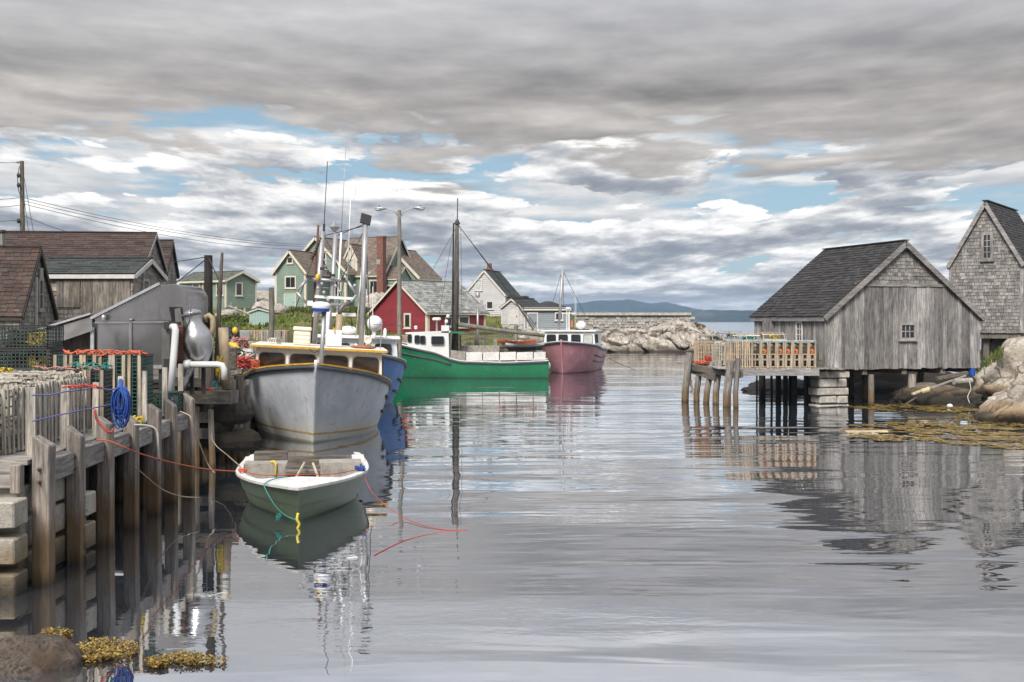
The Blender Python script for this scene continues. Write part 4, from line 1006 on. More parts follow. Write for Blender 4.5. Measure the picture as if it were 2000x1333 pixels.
for (a, b_, w) in (((330, 776, 21.5), (452, 776, 21.7), .24), ((380, 815, 21.6), (470, 818, 22.5), .2), ((395, 847, 21.6), (478, 845, 24), .2), ((455, 800, 23), (485, 790, 26), .16), ((340, 745, 21.5), (400, 748, 21.6), .16)):
    MB().bar(P(*a) - Vector((-8, 30, 0)), P(*b_) - Vector((-8, 30, 0)), w).build('cap_beam', 'old_timber_x', wf)
for i in range(20):
    y = 26 + i * 1.65; MB().tube([wl(-6.6, y, -1), wl(-6.6 + rnd.uniform(-.05, .05), y, WZ + rnd.uniform(.1, .5))], .13, 8).build('pile', 'old_timber', wf, 40)
for i in range(3): MB().box(wl(-6.75, 42, .35 + i * .4), (.14, 36, .3)).build('wale', 'old_timber', wf)
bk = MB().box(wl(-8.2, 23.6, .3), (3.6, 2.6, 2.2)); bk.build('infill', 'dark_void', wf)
for i in range(16):
    r_ = .14 + .1 * rnd.random(); u = rnd.uniform(395, 478); Y = rnd.uniform(21.9, 22.1)
    MB().ball(P(u, rnd.uniform(805, 865), Y) - Vector((-8, 30, 0)), (r_ * 1.4, r_, r_), 8, 6).build('stone', 'rock_weed_shade', wf)
# wharf along the back where the green boat lies
w2 = thing('back_wharf', 'timber wharf with posts behind the long green boat', 'wharf', (-2, 59, 0))
MB().box((-1.9, .6, 1.28), (10.3, 2.4, .24)).build('deck', 'old_timber_x', w2)
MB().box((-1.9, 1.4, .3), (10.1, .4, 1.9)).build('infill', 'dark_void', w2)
for i, (u, v) in enumerate(((885, 660), (915, 668), (945, 655), (968, 663), (985, 640), (996, 664), (1008, 636), (1030, 668), (905, 672), (860, 660), (930, 650))):
    Y = 58.6 + (i % 3) * .5; MB().tube([(XU(u, Y) + 2, Y - 59, -.8), (XU(u, Y) + 2, Y - 59, ZV(v, Y))], .10 + .03 * (i % 2), 8).build('post', 'driven_post', w2, 40)
for i in range(7): boxpiece('fender_plank', (.22, .07, 1.5), 'old_timber', w2, (-6.4 + i * 1.35, -.65, .6))
for z, u0, u1 in ((652, 880, 1012), (662, 900, 1035)): MB().bar((XU(u0, 58.7) + 2, -.3, ZV(z, 58.7)), (XU(u1, 58.7) + 2, -.3, ZV(z, 58.7)), .07, .12).build('rail', 'old_timber_x', w2)
# ------------------------------------------------------------------ boats
def hull_pts(L, B, zs, rake=.6, zb=-.4, tm=.42, flare=.62, stern=.88, bow=2.1, full=.2):
    """returns pos(t, s, side): t bow to stern, s keel to sheer; bow at y=0, boat runs to y=-L"""
    def half(t, s):
        q = min(1, t / tm); b = B * (1 - (1 - q) ** bow)
        if t > tm: b = B * (1 - (1 - stern) * ((t - tm) / (1 - tm)) ** 1.6)
        k = sstep(t, 0, .55); e = flare * (1 - k) + full * k
        return b * (max(0., s) ** e)
    def pos(t, s, side):
        z0 = zb * (1 - .55 * (1 - min(1, t / .25)) ** 2); z = z0 + (interp(t, zs) - z0) * s
        y = -L * t + rake * (s ** 1.2) * (1 - t) ** 3 - rake * (1 - t) ** 3 * .35
        return Vector((side * half(t, s), y, z))
    return pos
def boat_hull(parent, pos, paint, zs, rail='rub_dark', cap=None, nt=30, ns=14, deck_s=.80, railw=.07, name='hull', deckmat='galv', stem=None):
    ts = [(i / nt) ** 1.35 for i in range(nt + 1)]; ss_ = [j / ns for j in range(ns + 1)]
    for side in (-1, 1):
        pass
    b = MB()
    rows = [[pos(t, 1 - j / ns, -1) for j in range(ns)] + [pos(t, j / ns, 1) for j in range(ns + 1)] for t in ts]
    b.grid(rows); k = len(rows[0]); o = (len(rows) - 1) * k
    b.f.append(tuple(o + j for j in range(k)))
    h = b.build(name, paint, parent, 55)
    d = MB(); d.grid([[pos(t, deck_s, -1) * 1, pos(t, deck_s, 1)] for t in ts[1:]])
    for r in range(len(ts) - 1): pass
    d.build('deck', deckmat, parent)
    for side in (-1, 1):
        pts = [pos(t, 1, side) + Vector((side * .01, 0, -.03)) for t in ts]
        r_ = MB().tube(pts, railw * .75, 6); r_.build('rub_rail', rail, parent, True)
        if cap:
            c = MB()
            for p, q in zip(pts, pts[1:]): c.bar(p + Vector((-side * .03, 0, .075)), q + Vector((-side * .03, 0, .075)), .13, .035)
            c.build('cap_rail', cap, parent)
    if stem:
        st = MB().tube([pos(0, s, 1) + Vector((0, .02, 0)) for s in ss_] + [pos(0, 1, 1) + Vector((0, .03, .12))], .042, 6); st.build('stem', stem, parent, True)
    return h
def rrect(w, h, r, n=4):
    pts = []
    for cx, cz, a0 in ((w / 2 - r, h / 2 - r, 0), (-w / 2 + r, h / 2 - r, 90), (-w / 2 + r, -h / 2 + r, 180), (w / 2 - r, -h / 2 + r, 270)):
        for i in range(n + 1): a = R(a0 + 90 * i / n); pts.append((cx + r * math.cos(a), cz + r * math.sin(a)))
    return pts
def boat_window(parent, c, ax, n, w, h, r=.08, glass='glass', frame='black_metal', fw=.03):
    """round-cornered window: frame ring with a pane as its sub-part"""
    c, ax, n = Vector(c), Vector(ax).normalized(), Vector(n).normalized(); up = n.cross(ax)
    if up.z < 0: up = -up
    o = rrect(w + 2 * fw, h + 2 * fw, r + fw); i_ = rrect(w, h, r); k = len(o); f = MB()
    V = lambda p, d: c + ax * p[0] + up * p[1] + n * d
    f.add([V(p, .025) for p in o] + [V(p, .025) for p in i_] + [V(p, 0) for p in o] + [V(p, 0) for p in i_],
          [(j, (j + 1) % k, k + (j + 1) % k, k + j) for j in range(k)] + [(2 * k + j, 2 * k + (j + 1) % k, (j + 1) % k, j) for j in range(k)] + [(k + j, k + (j + 1) % k, 3 * k + (j + 1) % k, 3 * k + j) for j in range(k)])
    fo = f.build('window', frame, parent)
    MB().prism([V(p, .004) for p in i_], n * .006).build('pane', glass, fo)
    return fo

# ---- grey boat, bow on
bp = P(610, 868, 25.6); rz = R(188.5)
gb_ = thing('fishing_boat', 'grey fishing boat seen bow-on with cream wheelhouse and crowded mast gantry', 'boat', (bp.x, bp.y, 0), 0, None, (0, R(-3.0), rz))
zs = [(0, 1.80), (.12, 1.63), (.25, 1.40), (.45, 1.14), (.7, 1.02), (1, 1.05)]
gp = hull_pts(8.6, 1.80, zs, rake=.95, tm=.40, flare=.40, zb=-.55, bow=2.7, full=.13)
boat_hull(gb_, gp, 'hull_grey', zs, 'rub_dark', 'yellow_paint', stem='hull_grey', deck_s=.82, deckmat='worn_board')
for side in (-1, 1):
    for t0, t1, s in ((.30, .46, .82), (.32, .47, .62)):
        MB().tube([gp(t0 + (t1 - t0) * i / 5, s, side) + Vector((side * .025, 0, 0)) for i in range(6)], .045, 6).build('rub_strake', 'rub_dark', gb_, True)
CF = -3.15; CW = 1.62; RZ = 2.10
wl_ = MB(); wl_.prism([(-CW, CF, .75), (CW, CF, .75), (CW - .06, CF + .02, RZ - .06), (-CW + .06, CF + .02, RZ - .06)], (0, -2.6, 0)); wl_.build('wheelhouse', 'cream_gel', gb_)
MB().box((0, CF - 1.25, RZ - .02), (CW * 2 + .16, 2.95, .09)).build('roof', 'cream_gel', gb_, bevel=.02)
MB().box((0, CF + .235, RZ - .018), (CW * 2 + .14, .03, .055)).build('roof_edge', 'yellow_paint', gb_)
for x in (-1.17, -.40, .40, 1.17):
    boat_window(gb_, (x, CF + .015, 1.66), (1, 0, 0), (0, 1, 0), .62, .48, .10, 'glass_warm', 'rub_dark', .022)
for x in (-.79, 0, .79): MB().box((x, CF + .03, 1.6), (.07, .03, .8)).build('pillar', 'cream_gel', gb_)
for s_ in (-1, 1):
    for y in (-.55, -1.35): boat_window(gb_, (s_ * (CW - .02), CF + y, 1.62), (0, 1, 0), (s_, 0, 0), .5, .45, .08, 'glass', 'rub_dark', .02)
# gear on the wheelhouse roof; x is mirrored: the viewer's left is +x here
def gx(u, Y=29.): return -(u - 617 - (29 - Y) * 0) / F * Y
def gz(v, Y=29.): return ZV(v, Y)
FP = -1.3
MB().tube([(gx(624, 26.6), FP, 1.3), (gx(624, 26.6), FP, gz(606, 26.6))], .05, 8).build('radar_mast', 'galv', gb_, True)
MB().lathe([(.10, -.14), (.19, -.12), (.215, -.05), (.20, -.045)], 20, (gx(618, 26.6), FP, gz(598, 26.6))).build('radar_base', 'blue_plastic', gb_, 40)
MB().lathe([(.21, -.05), (.225, 0), (.215, .06), (.15, .10), (.02, .115)], 20, (gx(618, 26.6), FP, gz(598, 26.6))).build('radar_dome', 'white_gel', gb_, 50)
GY = CF - 1.1
def leg(u0, v0, u1, v1, w, mat='galv', name='mast_leg', Y=29.8, y=GY): return MB().tube([(gx(u0, Y), y, gz(v0, Y)), (gx(u1, Y), y, gz(v1, Y))], w, 8).build(name, mat, gb_, True)
leg(604, 672, 609, 452, .075); leg(633, 672, 634, 457, .06, 'galv'); leg(695, 672, 691, 432, .075)
leg(598, 672, 600, 440, .028, 'rust', 'rusty_pole'); leg(600, 620, 604, 600, .05, 'white_gel', 'bracket')
for i in range(9): leg(604, 490 + i * 18, 634, 490 + i * 18, .014, 'galv', 'ladder_rung')
hexp = [(585, 547), (662, 547), (681, 572), (665, 594), (585, 594), (565, 573)]
hx = MB()
for (a, b_), (c_, d_) in zip(hexp, hexp[1:] + hexp[:1]): hx.tube([(gx(a, 29.8), GY + .15, gz(b_, 29.8)), (gx(c_, 29.8), GY + .15, gz(d_, 29.8))], .04, 7)
hx.build('gantry_ring', 'galv', gb_, True)
MB().bar((gx(600), GY + .1, gz(579)), (gx(680), GY + .1, gz(579)), .09, .07).build('crossbar', 'white_gel', gb_)
MB().bar((gx(635), GY + .2, gz(613)), (gx(683), GY + .2, gz(611)), .09, .09).build('crossbar', 'white_gel', gb_)
MB().box((gx(592), GY + .2, gz(593)), (.14, .08, .13)).build('junction_box', 'white_gel', gb_)
for u, v in ((588, 541), (655, 541), (612, 523), (634, 535), (626, 531)): MB().box((gx(u), GY + .25, gz(v)), (.12, .1, .07)).build('flood_lamp', 'black_metal', gb_)
for u, v in ((613, 553), (640, 556), (678, 553), (618, 570), (650, 566), (627, 585), (606, 562)): MB().ball((gx(u), GY + .22, gz(v)), .05, 8, 6).build('fitting', 'galv', gb_, True)
MB().ball((gx(604), GY + .25, gz(540)), (.055, .055, .09), 8, 6).build('warning_lamp', 'yellow', gb_, True)
pn = MB(); pc = Vector((gx(691, 29.8), GY, gz(423, 29.8))); pn.box(pc, (.28, .05, .30), rx=R(28), rz=R(10), ry=R(-12)); pn.build('flat_panel', 'panel_dark', gb_)
r_ = .14; rc = Vector((gx(632), GY, gz(437))); MB().add([rc + Vector(p) for p in ((r_, 0, 0), (0, r_, 0), (-r_, 0, 0), (0, -r_, 0), (0, 0, r_ * 1.15), (0, 0, -r_ * 1.15))], [(0, 1, 4), (1, 2, 4), (2, 3, 4), (3, 0, 4), (1, 0, 5), (2, 1, 5), (3, 2, 5), (0, 3, 5)]).build('radar_reflector', 'galv', gb_)
leg(632, 452, 633, 460, .015, 'galv', 'reflector_rod')
for u0, v0, u1, v1, w, mt in ((611, 450, 611, 315, .010, 'black_metal'), (645, 645, 645, 452, .026, 'white_gel'), (645, 452, 645, 283, .008, 'galv'), (662, 560, 659, 355, .011, 'white_gel'), (684, 655, 690, 468, .016, 'white_gel'), (666, 540, 668, 360, .006, 'galv')):
    leg(u0, v0, u1, v1, w, mt, 'antenna')
MB().tube([(gx(611), GY, gz(452)), (gx(611), GY, gz(432))], .03, 6).build('antenna_base', 'black_metal', gb_)
for a, b_ in (((609, 455), (560, 620)), ((612, 458), (655, 545)), ((634, 460), (690, 432)), ((691, 438), (650, 545)), ((692, 438), (712, 655)), ((613, 460), (690, 436)), ((655, 545), (640, 650)), ((662, 548), (676, 640)), ((690, 560), (708, 655)), ((691, 470), (700, 560)), ((609, 500), (632, 545))):
    leg(a[0], a[1], b_[0], b_[1], .011, 'cable', 'stay')
for i in range(9): MB().ball((gx(606 - i * 2.0), GY + .05, gz(462 + i * 5)), .035 + .012 * (i > 5), 6, 5).build('block', 'rust' if i > 4 else 'black_metal', gb_, True)
st_ = MB().tube([(gx(651), CF - .6, RZ + .02), (gx(651), CF - .6, gz(612))], .09, 10); st_.build('exhaust_stack', 'hose_tan', gb_, True)
MB().tube([(gx(651), CF - .6, gz(613)), (gx(652), CF - .6, gz(602)), (gx(658), CF - .65, gz(594)), (gx(672), CF - .7, gz(587))], .055, 8).build('exhaust_elbow', 'steel_dark', gb_, True)
MB().box((gx(643), CF - .5, gz(660, 28.6)), (.40, .4, .42)).build('engine_box', 'white_gel', gb_, bevel=.02)
MB().tube([(gx(629), CF - .8, RZ), (gx(629), CF - .8, gz(596))], .05, 8).build('mast_foot', 'white_gel', gb_, True)
MB().tube([(gx(709), CF - .3, RZ), (gx(709), CF - .3, RZ + .16), (gx(708), CF - .1, RZ + .23), (gx(708), CF + .05, RZ + .25)], .06, 10).build('vent_pipe', 'tote', gb_, True)
MB().lathe([(.085, 0), (.10, .03), (.085, .04), (.06, .02)], 14, (gx(708), CF + .05, RZ + .25), Matrix.Rotation(R(-90), 3, 'X')).build('vent_mouth', 'tote', gb_, 40)
MB().ball((gx(700), CF + .05, RZ + .07), (.33, .09, .055), 16, 8).build('orange_float', 'orange_brown', gb_, True)
MB().tube([(gx(733), CF + .1, RZ), (gx(733), CF + .1, gz(618, 28.5))], .012, 6).build('whip_rod', 'galv', gb_)
MB().ball((gx(686), CF + .05, RZ + .1), .05, 8, 6).build('lamp', 'white_gel', gb_, True)
MB().tube([(gx(597 + i * 2.), CF + .26, RZ - .02 - .10 * math.sin(math.pi * i / 10)) for i in range(11)], .008, 4).build('loose_cable', 'cable', gb_)
yb = MB().box((gx(642), CF - .25, gz(643)), (.035, .02, .12), ry=.15); yb.build('yellow_cone', 'yellow', gb_)
for i in range(3): MB().tube([(gx(523 + i * 4) + .06 * math.cos(a), CF - .2, RZ + .11 + .07 * math.sin(a)) for a in [k * math.pi / 5 for k in range(11)]], .012, 5).build('rope_hank', 'pale_rope', gb_)
MB().lathe([(.05, 0), (.065, .08), (.05, .16)], 10, (gx(539), CF - .1, RZ + .04)).build('search_lamp', 'steel_bright', gb_, 40)
# tote standing on the roof
tq = gb_.matrix_basis.copy()
Tm = Matrix.Translation(gb_.location) @ gb_.rotation_euler.to_matrix().to_4x4()
tt = MB(Tm); c = Vector((gx(581), CF - .45, RZ + .03)); tt.prism([c + Vector((-.21, -.2, 0)), c + Vector((.21, -.2, 0)), c + Vector((.21, .2, 0)), c + Vector((-.21, .2, 0))], (0, 0, .36))
tob = thing('fish_tote', 'cream insulated fish tub with lid standing on the wheelhouse roof', 'tub', (0, 0, 0)); tt.build('tub', 'tote', tob, bevel=.03)
MB(Tm).box(c + Vector((0, 0, .42)), (.46, .44, .10)).build('lid', 'tote', tob, bevel=.025)
for i in range(3): MB(Tm).box(c + Vector((0, .205, .08 + i * .10)), (.40, .02, .03)).build('rib', 'tote', tob)
# bow line to the wharf
sag_pts = [Tm @ (gp(.30, 1, 1) + Vector((.02, 0, .03)))]
rope('bow_line', sag(sag_pts[0], P(403, 752, 21.9), .35), .02, 'tan_rope', 'heavy tan mooring rope sagging from the grey boat to the wharf pile')
tag(MB().tube([P(468, 711, 26.2), P(478, 716, 26.2), P(484, 722, 26.3)], .06, 10).build('fender', 'white_gel', None, True), 'white boat fender hanging at the shoulder of the grey boat', 'fender')

# ---- blue boat astern of it
b0 = P(690, 812, 33.6)
bb = thing('fishing_boat', 'blue fishing boat with white wheelhouse, half hidden behind the grey one', 'boat', (-4.92, 33.9, 0), 0, None, (0, R(-1.5), R(186)))
zs = [(0, 1.9), (.15, 1.7), (.3, 1.5), (.5, 1.2), (1, 1.0)]
p_ = hull_pts(9.0, 1.74, zs, rake=.9, tm=.38, flare=.5)
boat_hull(bb, p_, 'hull_blue', zs, 'rub_dark', 'white_gel', stem='galv', deckmat='worn_board')
for side in (-1, 1):
    for s in (.70, .5): MB().tube([p_(.3 + .5 * i / 8, s, side) + Vector((side * .025, 0, 0)) for i in range(9)], .04, 6).build('rub_strake', 'rub_dark', bb, True)
MB().prism([(-1.55, -3.0, .8), (1.55, -3.0, .8), (1.42, -3.05, 2.2), (-1.42, -3.05, 2.2)], (0, -2.8, 0)).build('wheelhouse', 'white_gel', bb)
MB().box((0, -4.4, 2.23), (3.1, 3.1, .08)).build('roof', 'white_gel', bb, bevel=.02)
for x in (-1.0, -.34, .34, 1.0): boat_window(bb, (x, -2.98, 1.82), (1, 0, 0), (0, 1, 0), .52, .42, .08, 'glass', 'rub_dark', .02)
for y in (-3.3, -3.75, -4.2): boat_window(bb, (-1.475, y, 1.8), (0, 1, .0), (-1, 0, .09), .26, .46, .06, 'glass', 'rub_dark', .02)
def lp(o, u, v, Y):
    """a photo position at depth Y in the local frame of thing o"""
    m = Matrix.Translation(o.location) @ o.rotation_euler.to_matrix().to_4x4(); return m.inverted() @ P(u, v, Y)
c = lp(bb, 732, 632, 36.5); MB().ball(c, .25, 16, 12).build('satellite_dome', 'white_gel', bb, True)
MB().tube([c - Vector((0, 0, .2)), Vector((c.x, c.y, 2.25))], .05, 8).build('dome_post', 'white_gel', bb)
c = lp(bb, 680, 645, 37.5); MB().ball(c, (.3, .25, .14), 14, 8).build('life_raft', 'white_gel', bb, True)
c = lp(bb, 752, 650, 36.5); MB().lathe([(.06, -.15), (.06, .05), (.04, .12), (.01, .14)], 10, c).build('lamp', 'white_gel', bb, 40)
for u, v0, v1 in ((728, 560, 655), (712, 600, 655)): MB().tube([lp(bb, u, v1, 37), lp(bb, u, v0, 37)], .012, 6).build('antenna', 'white_gel', bb)
MB().tube([lp(bb, 730, 634, 36.2), lp(bb, 770, 636, 36.4), lp(bb, 815, 640, 40)], .008, 4).build('stay', 'cable', bb)

# ---- green boat, broadside
gr = thing('fishing_boat', 'long green fishing boat lying broadside with a tall dark mast and boom', 'boat', (XU(742, 55.4), 55.6, 0), R(89))
zs = [(0, 2.0), (.08, 1.80), (.20, 1.52), (.36, 1.22), (.44, .92), (.5, .80), (.75, .74), (1, .82)]
p_ = hull_pts(8.2, 1.45, zs, rake=.7, tm=.40, flare=.55, stern=.9)
boat_hull(gr, p_, 'hull_green', zs, 'rub_dark', 'white_gel', deck_s=.86, deckmat='worn_board', nt=44)
MB().tube([p_(.14 + .30 * i / 10, .80, -1) + Vector((-.02, 0, 0)) for i in range(11)], .04, 6).build('rub_strake', 'rub_dark', gr, True)
SIDE = -1   # the side that faces the camera is -x here
def gl_(u, v, dY=0.): return lp(gr, u, v, 55.0 + dY)
# wheelhouse
a = gl_(793, 690); b_ = gl_(878, 702); 
hp = lambda u, v: gl_(u, v)
def slab(name, quad, depth, mat, par, bev=0.):
    return MB().prism(quad, depth).build(name, mat, par, bevel=bev)
dp = Vector((1.9, 0, 0))
q = [hp(795, 697), hp(797, 653), hp(876, 650), hp(877, 703)]
slab('wheelhouse', q, dp, 'white_gel', gr)
slab('roof', [hp(792, 653), hp(792, 650), hp(880, 647), hp(880, 650.5)], Vector((2.05, 0, 0)) , 'white_gel', gr)
slab('forward_house', [hp(795, 684) - Vector((.03, 0, 0)), hp(797, 650) - Vector((.03, 0, 0)), hp(830, 648) - Vector((.03, 0, 0)), hp(832, 684) - Vector((.03, 0, 0))], Vector((.02, 0, 0)), 'white_gel', gr)
for u, v, w, h in ((800.5, 661, .16, .36), (815, 663, .22, .36), (826, 664, .22, .36), (855, 665, .58, .36)):
    c = gl_(u, v); c.x = min(c.x, q[0].x) - .06; boat_window(gr, c, (0, 1, 0), (-1, 0, 0), w, h, .04, 'glass', 'rub_dark', .02)
slab('awning', [hp(878, 651), hp(880, 648), hp(905, 649), hp(907, 652)], Vector((1.6, 0, 0)), 'hull_green', gr)
c = gl_(853, 624, .6); MB().lathe([(.17, -.05), (.22, -.02), (.22, .06), (.15, .09)], 14, c).build('radar_dome', 'white_gel', gr, 40)
MB().tube([c, gl_(853, 650, .6)], .05, 6).build('radar_post', 'galv', gr)
for u, v in ((812, 640), (875, 618), (872, 628)): MB().ball(gl_(u, v, .5), .09, 10, 8).build('lamp', 'white_gel', gr, True)
slab('roof_box', [hp(862, 650), hp(862, 636), hp(877, 636), hp(877, 650)], Vector((.6, 0, 0)), 'white_gel', gr)
MB().tube([gl_(889, 690, .9), gl_(891, 560, .9), gl_(893, 430, .9)], [.16, .14, .09], 10).build('mast', 'pole_wood', gr, True)
MB().tube([gl_(883, 650, .8), gl_(886, 436, .8)], .045, 6).build('mast_track', 'black_metal', gr)
MB().tube([gl_(893, 440, .9), gl_(894, 387, .9)], .03, 6).build('topmast', 'pole_wood', gr)
MB().lathe([(.05, 0), (.16, .05), (.10, .18), (.03, .3)], 8, gl_(893, 440, .9)).build('mast_cap', 'black_metal', gr)
MB().tube([gl_(896, 634, .8), gl_(980, 646, .6), gl_(1064, 656, .4)], [.12, .10, .085], 10).build('boom', 'lamp_pole', gr, True)
for a_, b2, r_ in (((895, 440), (1046, 636), .02), ((897, 442), (1044, 640), .016), ((893, 442), (838, 540), .010), ((887, 440), (852, 650), .010), ((900, 446), (902, 600), .010), ((893, 442), (800, 520), .0)):
    if r_: MB().tube([gl_(*a_, .9), gl_(*b2, .7)], r_, 5).build('stay', 'cable', gr)
MB().tube([gl_(1006, 588, .6), gl_(1042, 645, .6)], .05, 6).build('brace', 'pole_wood', gr)
for u0, u1 in ((910, 942), (943, 975), (976, 1008), (1009, 1041), (1042, 1066)):
    slab('bulwark_board', [gl_(u0 + .4, 708), gl_(u0 + .4, 688.5), gl_(u1 - .4, 687.5), gl_(u1 - .4, 707)], Vector((.05, 0, 0)), 'white_board', gr)
slab('bulwark_board', [gl_(880, 708), gl_(880, 684), gl_(909, 687), gl_(909, 708)], Vector((.05, 0, 0)), 'worn_board', gr)
slab('deck_rail', [gl_(880, 710), gl_(880, 705.5), gl_(1068, 703), gl_(1068, 707)], Vector((.3, 0, 0)) - Vector((.0, 0, 0)), 'white_gel', gr)
slab('hatch', [gl_(898, 692, 1.), gl_(898, 676, 1.), gl_(975, 676, 1.), gl_(975, 692, 1.)], Vector((1.0, 0, 0)), 'worn_board', gr)
for i in range(4): MB().tube([gl_(884 + i * 5, 655, .9), gl_(883 + i * 5.5, 690, .9)], .05, 6).build('winch_frame', 'steel_dark', gr)
c = gl_(1070, 715, .1); MB().ball(c, (.10, .14, .2), 10, 8).build('fender', 'white_gel', gr, True)

# ---- pink boat behind, bow on
pk = thing('fishing_boat', 'faded pink fishing boat with white wheelhouse astern of the green boat', 'boat', (XU(1098, 59.), 59.0, 0), R(168))
zs = [(0, 1.66), (.15, 1.55), (.3, 1.42), (.5, 1.22), (1, 1.05)]
p_ = hull_pts(7.5, 1.58, zs, rake=.55, tm=.40, flare=.48)
boat_hull(pk, p_, 'hull_pink', zs, 'rub_dark', 'white_gel', stem='hull_pink', deckmat='worn_board')
for s in (.72, .55): MB().tube([p_(.32 + .5 * i / 8, s, -1) + Vector((-.025, 0, 0)) for i in range(9)], .04, 6).build('rub_strake', 'rub_dark', pk, True)
MB().prism([(-1.42, -2.3, 1.), (1.42, -2.3, 1.), (1.34, -2.35, 2.16), (-1.34, -2.35, 2.16)], (0, -2.4, 0)).build('wheelhouse', 'white_gel', pk)
MB().box((0, -3.5, 2.2), (2.9, 2.6, .09)).build('roof', 'white_gel', pk, bevel=.02)
for i, x in enumerate((-1.02, -.36, .33, .98)): boat_window(pk, (x, -2.30, 1.76), (1, 0, 0), (0, 1, 0), .48, .46, .06, 'glass' if i else 'curtain', 'rub_dark', .02)
for y in (-2.62, -2.95, -3.28): boat_window(pk, (-1.39, y, 1.78), (0, 1, 0), (-1, 0, .08), .2, .42, .05, 'glass', 'rub_dark', .02)
def pp(u, v, Y=61.5): return lp(pk, u, v, Y)
MB().ball(pp(1135, 636), (.28, .28, .24), 14, 10).build('satellite_dome', 'white_gel', pk, True); MB().box(pp(1137, 645), (.7, .3, .12)).build('dome_tray', 'black_metal', pk)
MB().tube([pp(1091, 648), pp(1099, 526)], .08, 8).build('mast', 'galv', pk, True)
MB().lathe([(.12, -.05), (.17, 0), (.1, .06)], 12, pp(1110, 603)).build('radar_dome', 'white_gel', pk, 40)
for u in (1107, 1112): MB().tube([pp(u, 605), pp(u, 650)], .025, 6).build('radar_post', 'white_gel', pk)
MB().bar(pp(1098, 612), pp(1124, 612), .05).build('crossbar', 'white_gel', pk)
for a_, b2 in (((1099, 528), (1142, 615)), ((1098, 528), (1080, 590)), ((1100, 528), (1101, 600))): MB().tube([pp(*a_), pp(*b2)], .012, 4).build('stay', 'cable', pk)
for u in (1123, 1125): MB().tube([pp(u, 640), pp(u, 545)], .01, 4).build('antenna', 'white_gel', pk)
MB().box(pp(1117, 633), (.1, .1, .35)).build('orange_lamp', 'orange', pk); MB().box(pp(1158, 647), (.1, .6, .16)).build('vent_box', 'white_gel', pk)
rope('stern_line', [P(1176, 692, 60), P(1190, 700, 60), P(1210, 711, 60), P(1240, 722.5, 60)], .014, 'cable', 'thin dark mooring line running right from the pink boat into the water')

# ---- green skiff in front
s0 = P(584, 1020, 15.7)
sk = thing('skiff', 'small olive green skiff with a white foredeck floating off the pier', 'skiff', (s0.x, s0.y, 0), 0, None, (R(0), 0, R(189)))
zs = [(0, .53), (.2, .49), (.5, .45), (1, .45)]
L_, B_ = 4.2, 1.0
def sk_pos(t, s, side):
    q = min(1, t / .58); b = B_ * (1 - (1 - q) ** 2.25); 
    if t > .58: b = B_ * (1 - .10 * ((t - .58) / .42) ** 2)
    k = sstep(t, 0, .5); e = .42 * (1 - k) + .20 * k
    lap = .012 * (1 - ((s * 3.2) % 1))
    z = -.22 + (interp(t, zs) + .22) * s
    y = -L_ * t + .70 * s ** 1.1 * (1 - t) ** 3 - .22 * (1 - t) ** 3
    return Vector((side * (b * s ** e + (lap if t > .01 else 0)), y, z))
ts_ = [(i / 30) ** 1.4 for i in range(31)]; ns = 26
b = MB(); rows = [[sk_pos(t, 1 - j / ns, -1) for j in range(ns)] + [sk_pos(t, j / ns, 1) for j in range(ns + 1)] for t in ts_]
b.grid(rows).build('hull', 'skiff_green', sk, 35)
b = MB(); b.grid([[r[0] + (Vector((.02, 0, -.02))), r[len(r) // 2] + Vector((0, 0, .06)), r[-1] + Vector((-.02, 0, -.02))] for r in rows[4:]]); b.build('inner_hull', 'old_timber_x', sk)
# white foredeck and gunwale ring
fd = MB(); out = [sk_pos(t, 1, -1) + Vector((-.03, .02, .02)) for t in ts_]; inn = []
def inner(t): 
    p = sk_pos(t, 1, -1); return Vector((min(-.0, p.x + .17), min(p.y - .05, -.62 - .25 * abs(p.x) * 0), p.z + .02))
NI = 31
for side in (-1, 1):
    o_ = [Vector((p.x * -side * -1 if side == 1 else p.x, p.y, p.z)) for p in out]
o1 = [sk_pos(t, 1, -1) + Vector((-.018 if t > 0 else 0, .02, .022)) for t in ts_]
i1 = []
for t in ts_:
    p = sk_pos(t, 1, -1); x = p.x + .085; y = p.y
    lim = -.62 - .30 * (min(1., abs(x) / .9)) ** 2
    i1.append(Vector((min(0, x), min(y - .02, lim), p.z + .03)))
q = MB(); q.grid([o1, i1]); q.grid([[Vector((-p.x, p.y, p.z)) for p in i1], [Vector((-p.x, p.y, p.z)) for p in o1]])
q.grid([[p - Vector((0, 0, .035)) for p in o1], o1]); q.grid([[Vector((-p.x, p.y, p.z)) for p in o1], [Vector((-p.x, p.y, p.z - .035)) for p in o1]])
q.grid([i1, [p - Vector((0, 0, .07)) for p in i1]]); q.grid([[Vector((-p.x, p.y, p.z)) - Vector((0, 0, .07)) for p in i1], [Vector((-p.x, p.y, p.z)) for p in i1]])
q.build('foredeck', 'skiff_white', sk)
for y, x0, x1, z, m_ in ((-2.9, -.94, .94, .16, 'old_timber_x'), (-3.9, -.88, .88, .2, 'old_timber_x')): MB().box(((x0 + x1) / 2, y, z), (x1 - x0, .26, .035)).build('thwart', m_, sk)
for sx in (-1, 1):
    MB().box((sx * .58, -2.2, .41), (.62, .035, .22)).build('side_locker', 'worn_board', sk)
    MB().box((sx * .58, -2.42, .535), (.66, .46, .03)).build('locker_lid', 'worn_board', sk)
MB().box((0, -4.16, .2), (1.78, .05, .46)).build('transom', 'old_timber_x', sk)
MB().box((.52, -2.75, .61), (.52, .3, .13)).build('crate', 'old_timber_x', sk)
MB().bar((-.5, -1.05, .46), (.5, -1.05, .46), .06, .03).build('coaming', 'worn_board', sk)
